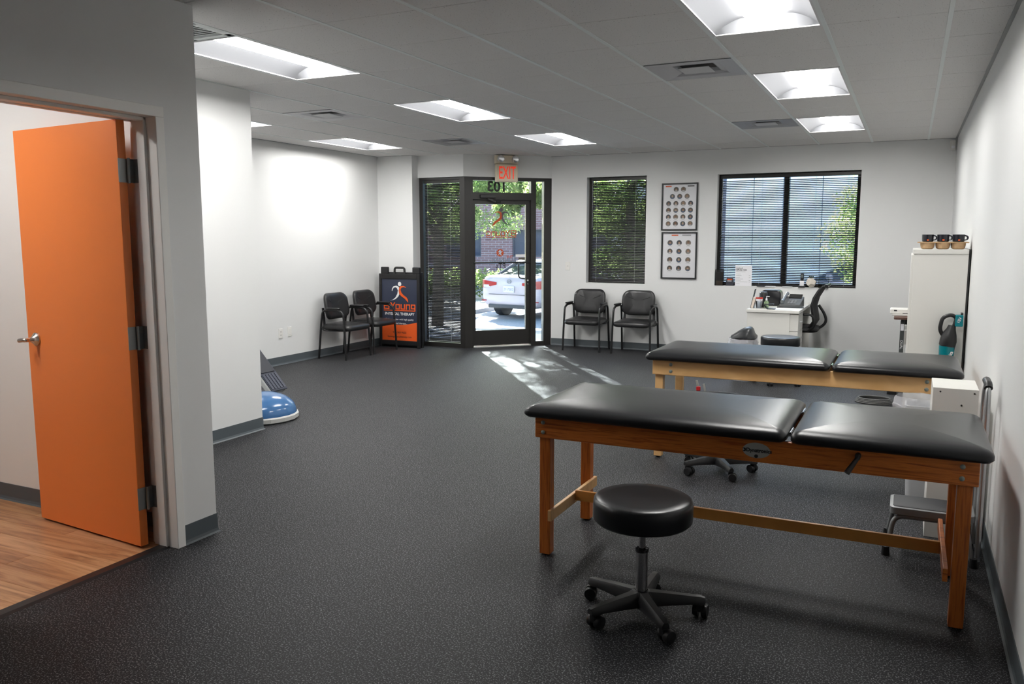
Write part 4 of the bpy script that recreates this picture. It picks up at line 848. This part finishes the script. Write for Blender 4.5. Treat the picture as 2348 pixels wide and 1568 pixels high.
for k in range(5):
    a = k * 2 * math.pi / 5 + .3; X = Matrix.Translation((-.14, 0, 0)) @ Matrix.Rotation(a, 4, 'Z'); mb = MB(); mb.X = X; mb.loft([[(d, -w_, z0), (d, w_, z0), (d, w_, z1), (d, -w_, z1)] for d, w_, z0, z1 in ((.0, .03, .07, .11), (.28, .015, .065, .085))]); l = mb.build('base_leg', BLACKPL, oc)
    mb = MB(); mb.X = X; mb.tube([(.27, -.022, .027), (.27, .022, .027)], .027, 14); mb.tube([(.27, 0, .03), (.27, 0, .07)], .006, 6); mb.build('caster', BLACKPL, l, smooth=True)
# trash bin with lid and bag
tb = thing('trash_bin', 'trash bin with black hooded lid and clear bag left of the black round stool', 'bin', (-1.735, 4.35, 0))
mb = MB(); mb.loft([[(x, y, z) for x, y in rrect(wx, wx * 1.2, .04)] for wx, z in ((.19, .0), (.255, .46))]); mb.build('tub', mat('bin_white', (.5, .5, .52), .5), tb, smooth=True)
crumple('liner', tb, -.01, 0, .145, .17, .36, .468, 5, LINER)
mb = MB(); rings = []
for q in range(9):
    v = -1 + q / 4; y = .152 * math.sin(v * math.pi / 2); k = max(.06, math.cos(v * math.pi / 2) ** .55)
    prof_ = [(-.14, 0), (-.135, .02), (-.10, .042), (-.05, .078), (.0, .108), (.045, .124), (.075, .120), (.095, .098), (.110, .05), (.138, .018), (.14, 0)]
    rings.append([(px_ * (.55 + .45 * k), y, .475 + pz_ * k) for px_, pz_ in prof_])
mb.loft(rings); mb.build('hood_lid', mat('lid_black', (.022, .024, .026), .35), tb, smooth=True, ang=50)
# small floor things seen between the tables
t = thing('cable_coil', 'coiled grey cable on the floor between the two treatment tables', 'cable', (-.36, 3.57, 0))
mb = MB()
for k in range(4): mb.tube([((.165 - .008 * k) * math.cos(a * math.pi / 16), (.12 - .006 * k) * math.sin(a * math.pi / 16), .008 + .012 * k) for a in range(33)], .008, 6)
mb.build('coil', mat('cable_grey', (.08, .08, .078), .5), t, smooth=True); MB().tube([(.10, .15, .006), (.26, -.12, .006)], .005, 6).build('loose_end', PAPER, t)
t = tag(MB().box(-.045, .045, -.03, .03, 0, .035).build('power_adapter', BLACKPL, bevel=.006), 'black power adapter on the floor under the birch table rail', 'adapter'); t.location = (-.215, 4.12, 0)
t = thing('floor_clamp', 'red and silver hand clamp standing on the floor under the birch table', 'clamp', (-2.0, 3.46, 0))
MB().box(-.045, -.005, -.015, .015, 0, .045).build('red_handle', mat('red_plastic', srgb(176, 30, 34), .35), t, bevel=.005); MB().bar((-.03, 0, .045), (-.045, 0, .105), .02, .02).bar((.045, 0, .0), (.03, 0, .075), .018, .016).build('silver_jaw', mat('jaw_silver', (.55, .54, .5), .35, metal=.7), t)

# ------------------------------------------------------------------ outdoors
GZ = -.42
ASPH = ramp_mat('asphalt', [(.3, (.20, .205, .215)), (.7, (.28, .285, .30))], scale=30, rough=.85, space='World', bump=.2)
struct('ground', MB().box(-60, 40, 7.6, 60, GZ - .2, GZ), ASPH)
sw = MB().prism([(-6.45, 5.38), (-5.9, 5.38), (-5.75, 5.42), (-4.90, 6.24), (-4.85, 6.34), (3, 6.34), (3, 7.6), (-13, 7.6), (-13, 5.42), (-6.6, 5.42)], GZ - .2, -.03)
struct('sidewalk', sw, mat('concrete', (.50, .49, .47), .85, nscale=8, namp=.1))
vg = struct('verge', MB().box(-34, -10.5, 13.5, 21.0, GZ - .05, GZ + .08), mat('mulch', (.34, .31, .26), .95, nscale=18, namp=.45))
struct('verge', MB().box(-9.4, -6.5, 8.6, 10.2, GZ - .05, GZ + .10), MAT['mulch'])
struct('kerb', MB().box(-10.5, -10.36, 13.36, 21.0, GZ - .05, GZ + .10).box(-34, -10.5, 13.36, 13.5, GZ - .05, GZ + .10), mat('concrete'))
# brick building
def brickmat():
    m = bpy.data.materials.new('red_brick'); m.use_nodes = True; n = m.node_tree; p = n.nodes['Principled BSDF']; c = n.nodes.new('ShaderNodeTexCoord'); s_ = n.nodes.new('ShaderNodeSeparateXYZ'); k = n.nodes.new('ShaderNodeCombineXYZ')
    n.links.new(c.outputs['Object'], s_.inputs[0]); n.links.new(s_.outputs['X'], k.inputs['X']); n.links.new(s_.outputs['Z'], k.inputs['Y'])
    b = n.nodes.new('ShaderNodeTexBrick'); b.inputs['Color1'].default_value = (.30, .16, .155, 1); b.inputs['Color2'].default_value = (.23, .12, .12, 1); b.inputs['Mortar'].default_value = (.44, .38, .385, 1)  # brick and mortar paled towards purple to put haze into the colour
    b.inputs['Scale'].default_value = 1; b.inputs['Brick Width'].default_value = .30; b.inputs['Row Height'].default_value = .092; b.inputs['Mortar Size'].default_value = .010
    n.links.new(k.outputs[0], b.inputs['Vector']); n.links.new(b.outputs['Color'], p.inputs['Base Color']); p.inputs['Roughness'].default_value = .9
    bp = n.nodes.new('ShaderNodeBump'); bp.invert = True; bp.inputs['Strength'].default_value = .6; bp.inputs['Distance'].default_value = .01; n.links.new(b.outputs['Fac'], bp.inputs['Height']); n.links.new(bp.outputs[0], p.inputs['Normal']); return m
BRK = brickmat()
bb = thing('brick_building', 'red brick building behind the parked car outside the glass door', 'building', (-18.0, 24.5, GZ), math.radians(14))
mb = MB(); mb.box(-9, 9, 0, 6, 0, 1.2).box(-9, 9, 0, 6, 2.3, 4.6); x = -9
for wx in (-6.0, -2.9, .6, 3.4, 6.4): mb.box(x, wx, 0, 6, 1.2, 2.3); x = wx + 1.5
mb.box(x, 9, 0, 6, 1.2, 2.3); mb.build('brick_wall', BRK, bb)
MB().box(-9.3, 9.3, -.4, 6.3, 4.6, 4.9).build('roof', mat('roof_dark', (.12, .12, .12), .8), bb)
for wx in (-6.0, -2.9, .6, 3.4, 6.4):
    f = MB().box(wx, wx + .06, .10, .18, 1.2, 2.3).box(wx + 1.44, wx + 1.5, .10, .18, 1.2, 2.3).box(wx, wx + 1.5, .10, .18, 1.2, 1.26).box(wx, wx + 1.5, .10, .18, 2.24, 2.3).box(wx + .72, wx + .78, .10, .18, 1.2, 2.3).build('window_frame', mat('win_dark', (.06, .07, .10), .4), bb)
    MB().box(wx, wx + 1.5, .20, .22, 1.2, 2.3).build('window_glass', mat('far_glass', (.05, .07, .12), .08), f)
gb = thing('panel_building', 'pale grey panel-clad building outside the wide window', 'building', (-1.2, 17.5, GZ))
for a, b in ((-6.6, -5.5), (-5.5, -4.4), (-4.4, -3.64), (-3.42, -2.70), (-2.70, -1.96), (-1.80, -1.0), (-1.0, -.05), (-.05, .65), (.65, 1.35), (1.35, 2.4), (2.4, 3.5), (3.5, 4.6), (4.6, 5.6), (5.6, 6.6)):
    MB().box(a + .01, b - .01, 0, .12, 0, 6.0).build('wall_panel', mat('panel_grey', (.86, .80, .76), .6), gb)
MB().box(-6.6, 6.6, .12, 5, 0, 6.0).build('core_wall', mat('core_dark', (.08, .08, .12), .6), gb)
MB().box(-6.8, 6.8, -.2, 5.2, 6.0, 6.25).build('parapet', mat('core_dark'), gb)
# ------------------------------------------------------------------ cars
def car(label, loc, rz, paint, name='parked_car'):
    t = thing(name, label, 'car', loc, rz)                   # rear faces -y, length 4.6 along +y
    P = paint
    st_ = [  # y, half width, floor z, beltline z, roof z, roof half width
        (0.00, .66, .44, .92, None), (.04, .80, .34, 1.03, None), (.16, .87, .28, 1.07, None), (.55, .90, .26, 1.08, None)]
    def sec(y, hw, z0, zb, ztop, hr):
        return [(-hw * .86, y, z0), (-hw, y, z0 + .14), (-hw * 1.0, y, (z0 + zb) / 2 + .05), (-hw * .97, y, zb - .05), (-hw * .90, y, zb), (-hr, y, ztop - .02), (-hr * .8, y, ztop), (hr * .8, y, ztop), (hr, y, ztop - .02), (hw * .90, y, zb), (hw * .97, y, zb - .05), (hw, y, (z0 + zb) / 2 + .05), (hw, y, z0 + .14), (hw * .86, y, z0)]
    rows = [(0.0, .74, .36, .90, .91, .60), (.05, .84, .28, 1.02, 1.045, .70), (.20, .89, .24, 1.05, 1.075, .72), (.62, .90, .22, 1.02, 1.085, .72), (1.3, .90, .20, .98, 1.02, .80), (2.6, .90, .20, .96, .99, .80), (3.4, .90, .20, .92, .95, .78), (3.9, .89, .22, .84, .87, .74), (4.4, .82, .26, .68, .71, .66), (4.58, .70, .34, .58, .60, .56)]
    body = MB().loft([sec(*r) for r in rows]).build('body', P, t, smooth=True, ang=35)
    sub = body.modifiers.new('sub', 'SUBSURF'); sub.levels = 1; sub.render_levels = 1
    def csec(y, hb, zb, ht, zt): return [(-hb, y, zb), (-ht, y, zt), (-ht * .75, y, zt + .03), (ht * .75, y, zt + .03), (ht, y, zt), (hb, y, zb)]
    MB().loft([csec(.50, .74, 1.0, .70, 1.045), csec(1.25, .79, 1.0, .56, 1.37), csec(1.7, .80, 1.0, .57, 1.40), csec(2.4, .80, .98, .56, 1.38), csec(3.35, .78, .92, .70, .95)]).build('cabin_glass', mat('car_glass', (.02, .03, .035), .05, spec=.8), t, smooth=True, ang=40)
    MB().loft([[(-.59, y, z - .02), (-.55, y, z), (.55, y, z), (.59, y, z - .02)] for y, z in ((1.12, 1.375), (1.35, 1.425), (1.8, 1.447), (2.3, 1.427), (2.5, 1.40))]).build('roof', P, t, smooth=True)
    for s in (-1, 1):
        MB().loft([[(s * a, y, z), (s * (a + .05), y + .02, z - .01), (s * (a + .05), y + .10, z - .01), (s * a, y + .10, z)] for y, a, z in ((.50, .70, 1.07), (1.20, .545, 1.40))]).build('roof_pillar', P, t)
        o = MB().loft([[(s * .38, -.015, .84), (s * .38, -.015, .90), (s * .38, .05, .90), (s * .38, .05, .84)], [(s * .74, .0, .76), (s * .74, .0, .945), (s * .74, .08, .945), (s * .74, .08, .76)], [(s * .865, .10, .76), (s * .865, .10, .955), (s * .84, .2, .955), (s * .84, .2, .76)], [(s * .91, .34, .80), (s * .91, .34, .94), (s * .86, .36, .94), (s * .86, .36, .80)]]).build('tail_lamp', mat('lamp_red', srgb(150, 26, 30), .2), t)
        MB().box(min(s * .56, s * .76), max(s * .56, s * .76), -.006, .04, .775, .835).build('reverse_lamp', mat('lamp_clear', (.5, .5, .54), .2), t)
        MB().box(min(s * .70, s * .82), max(s * .70, s * .82), .005, .05, .435, .46).build('reflector', mat('lamp_red'), t)
        for y in (.95, 3.65):
            wz = MB().tube([(s * .70, y, .32), (s * .915, y, .32)], .325, 28).build('wheel', BLACKPL, t, smooth=True)
            MB().tube([(s * .90, y, .32), (s * .92, y, .32)], .20, 20).build('wheel_rim', mat('rim_grey', (.3, .3, .3), .3, metal=.8), wz)
        MB().bar((s * .90, 2.95, 1.0), (s * 1.02, 2.98, 1.05), .12, .10).build('side_mirror', P, t, bevel=.02)
    MB().box(-.62, .62, -.02, .06, .27, .36).build('lower_bumper', mat('bumper_black', (.03, .03, .035), .5), t, bevel=.02)
    MB().box(-.60, .60, -.018, .02, .60, .61).build('trunk_seam', mat('bumper_black'), t)
    pl = MB().box(-.155, .155, -.030, -.008, .665, .815).build('license_plate', mat('plate_white', (.55, .55, .62), .4), t)
    text('plate_characters', 'JY-7382', .085, mat('plate_violet', srgb(110, 96, 168), .5), pl, (0, -.0315, .735), UP)
    mb = MB()
    e = [(.068 * math.cos(a * math.pi / 12), .056 * math.sin(a * math.pi / 12)) for a in range(24)]; ei = [(x * .86, y * .84) for x, y in e]
    ringv = [(x, y, 0) for x, y in e] + [(x, y, 0) for x, y in ei] + [(x, y, .006) for x, y in e] + [(x, y, .006) for x, y in ei]; fc = []
    for i in range(24): j = (i + 1) % 24; fc += [(48 + i, 48 + j, 72 + j, 72 + i), (i, j, 48 + j, 48 + i), (24 + j, 24 + i, 72 + i, 72 + j)]
    mb.add(ringv, fc); mb.box(-.036, -.024, -.042, .042, 0, .006).box(.024, .036, -.042, .042, 0, .006).box(-.03, .03, -.007, .007, 0, .006)
    o = mb.build('rear_emblem', mat('emblem_chrome', (.25, .25, .27), .3, metal=.8), t); o.rotation_euler = UP; o.location = (0, -.004, .93)
    text('model_lettering', 'CIVIC', .05, mat('emblem_chrome'), t, (-.56, .0, .99), UP)
    return t
PEARL = mat('pearl_white_paint', (.43, .36, .38), .25, coat=.5)
cr = car('white sedan parked outside the glass door with its tail lamps facing it', (-8.86, 13.03, GZ), math.radians(-8), PEARL)
c2 = dup(cr, 'pale car seen through the slats of the wide window', (1.35, 14.4, GZ), math.radians(90))
c2.scale = (1, 1, 1.14)
c3 = dup(cr, 'blue-shaded car parked far left beyond the white sedan', (-15.5, 19.5, GZ), math.radians(60))
# ------------------------------------------------------------------ trees and shrubs
LEAFM = bpy.data.materials.new('leaf'); LEAFM.use_nodes = True
_n = LEAFM.node_tree; _p = _n.nodes['Principled BSDF']; _o = [x for x in _n.nodes if x.type == 'OUTPUT_MATERIAL'][0]
_g = _n.nodes.new('ShaderNodeNewGeometry'); _tx = _n.nodes.new('ShaderNodeTexNoise'); _tx.inputs['Scale'].default_value = 2.5; _n.links.new(_g.outputs['Position'], _tx.inputs['Vector'])
_r = _n.nodes.new('ShaderNodeValToRGB'); _r.color_ramp.elements[0].color = (.05, .11, .02, 1); _r.color_ramp.elements[1].color = (.30, .36, .12, 1); _r.color_ramp.elements[0].position = .35; _r.color_ramp.elements[1].position = .65
_n.links.new(_tx.outputs['Fac'], _r.inputs[0]); _n.links.new(_r.outputs[0], _p.inputs['Base Color']); _p.inputs['Roughness'].default_value = .5
_tl = _n.nodes.new('ShaderNodeBsdfTranslucent'); _n.links.new(_r.outputs[0], _tl.inputs[0]); _mx = _n.nodes.new('ShaderNodeMixShader'); _mx.inputs[0].default_value = .55
_n.links.new(_p.outputs[0], _mx.inputs[1]); _n.links.new(_tl.outputs[0], _mx.inputs[2]); _n.links.new(_mx.outputs[0], _o.inputs[0])
BARK = mat('bark', (.10, .08, .06), .9, nscale=12, namp=.4)
def leaves(name, centers, radii, per, size, parent, seed):
    rg = np.random.RandomState(seed); V = []
    for c_, r_ in zip(centers, radii):
        d = rg.normal(size=(per, 3)); d /= np.linalg.norm(d, axis=1)[:, None]; V.append(np.array(c_) + d * (rg.rand(per, 1) ** .5) * np.array(r_))
    C = np.concatenate(V); n = len(C); a = rg.normal(size=(n, 3)); a /= np.linalg.norm(a, axis=1)[:, None]; b = rg.normal(size=(n, 3)); b = np.cross(a, b); b /= np.linalg.norm(b, axis=1)[:, None]
    s_ = size * (.6 + .8 * rg.rand(n, 1)); v = np.stack([C - a * s_, C - b * s_ * .5, C + a * s_, C + b * s_ * .5], 1).reshape(-1, 3)
    me = bpy.data.meshes.new(name); me.vertices.add(len(v)); me.vertices.foreach_set('co', v.ravel()); me.loops.add(n * 4); me.loops.foreach_set('vertex_index', np.arange(n * 4, dtype=np.int32))
    me.polygons.add(n); me.polygons.foreach_set('loop_start', np.arange(0, n * 4, 4, dtype=np.int32)); me.update(calc_edges=True); me.materials.append(LEAFM)
    o = bpy.data.objects.new(name, me); COL.objects.link(o); o.parent = parent; o['kind'] = 'stuff'; return o
def tree(label, loc, h, spread, seed, clumps=26, per=420, base=.25, size=.030):
    t = thing('tree', label, 'tree', loc); rnd = random.Random(seed); cs = []; rs = []
    tk = MB(); tk.tube([(0, 0, 0), (.05, .03, h * .3), (-.03, .05, h * .6), (.02, 0, h * .85)], [.14, .11, .08, .03], 10)
    for k in range(clumps):
        a = rnd.uniform(0, 2 * math.pi); q = rnd.random(); z = h * (base + (1 - base) * q); rr = spread * math.sqrt(rnd.random()) * (1 - .45 * abs(q - .35))
        c_ = (rr * math.cos(a), rr * math.sin(a), z); cs.append(c_); rs.append((rnd.uniform(.45, .8), rnd.uniform(.45, .8), rnd.uniform(.25, .5)))
        if k % 3 == 0: tk.tube([(0, 0, max(h * .25, z - .9)), (c_[0] * .5, c_[1] * .5, z - .25), c_], [.04, .025, .01], 6)
    tk.build('trunk', BARK, t, smooth=True); leaves('foliage', cs, rs, int(per * 2.6), size, t, seed); return t
tree('leafy tree whose low branches hang over the parked white sedan', (-9.5, 10.7, GZ), 6.2, 1.9, 11, 60, 420, .33)
tree('tree casting broken shade left of the entrance walk', (-13.2, 14.0, GZ), 7.2, 2.4, 12, 26, 420, .36)
tree('tree just outside the narrow window', (-5.1, 10.7, GZ), 4.6, .95, 13, 40, 420, .10)
tree('tall tree in front of the brick building', (-13.5, 19.5, GZ), 7.5, 2.8, 14, 40, 380, .30, .08)
tree('bright green tree at the right side of the wide window', (-.42, 10.0, GZ), 4.6, .50, 15, 34, 420, .02)
tree('dark tree far left beyond the floor-length blind', (-19.5, 15.5, GZ), 7.0, 2.6, 16, 40, 380, .2, .08)
sh = thing('shrub', 'low dark shrub in the verge behind the white sedan', 'shrub', (-13.0, 17.6, GZ + .1)); MB().tube([(0, 0, 0), (0, 0, .5)], .03, 6).build('stem', BARK, sh)
leaves('foliage', [(x * .8, .2 * x, .5) for x in range(-3, 4)], [(.7, .6, .45)] * 7, 900, .05, sh, 21)
dup(sh, 'second dark shrub in the verge, left of the sedan', (-18.6, 13.9, GZ + .1), .6)
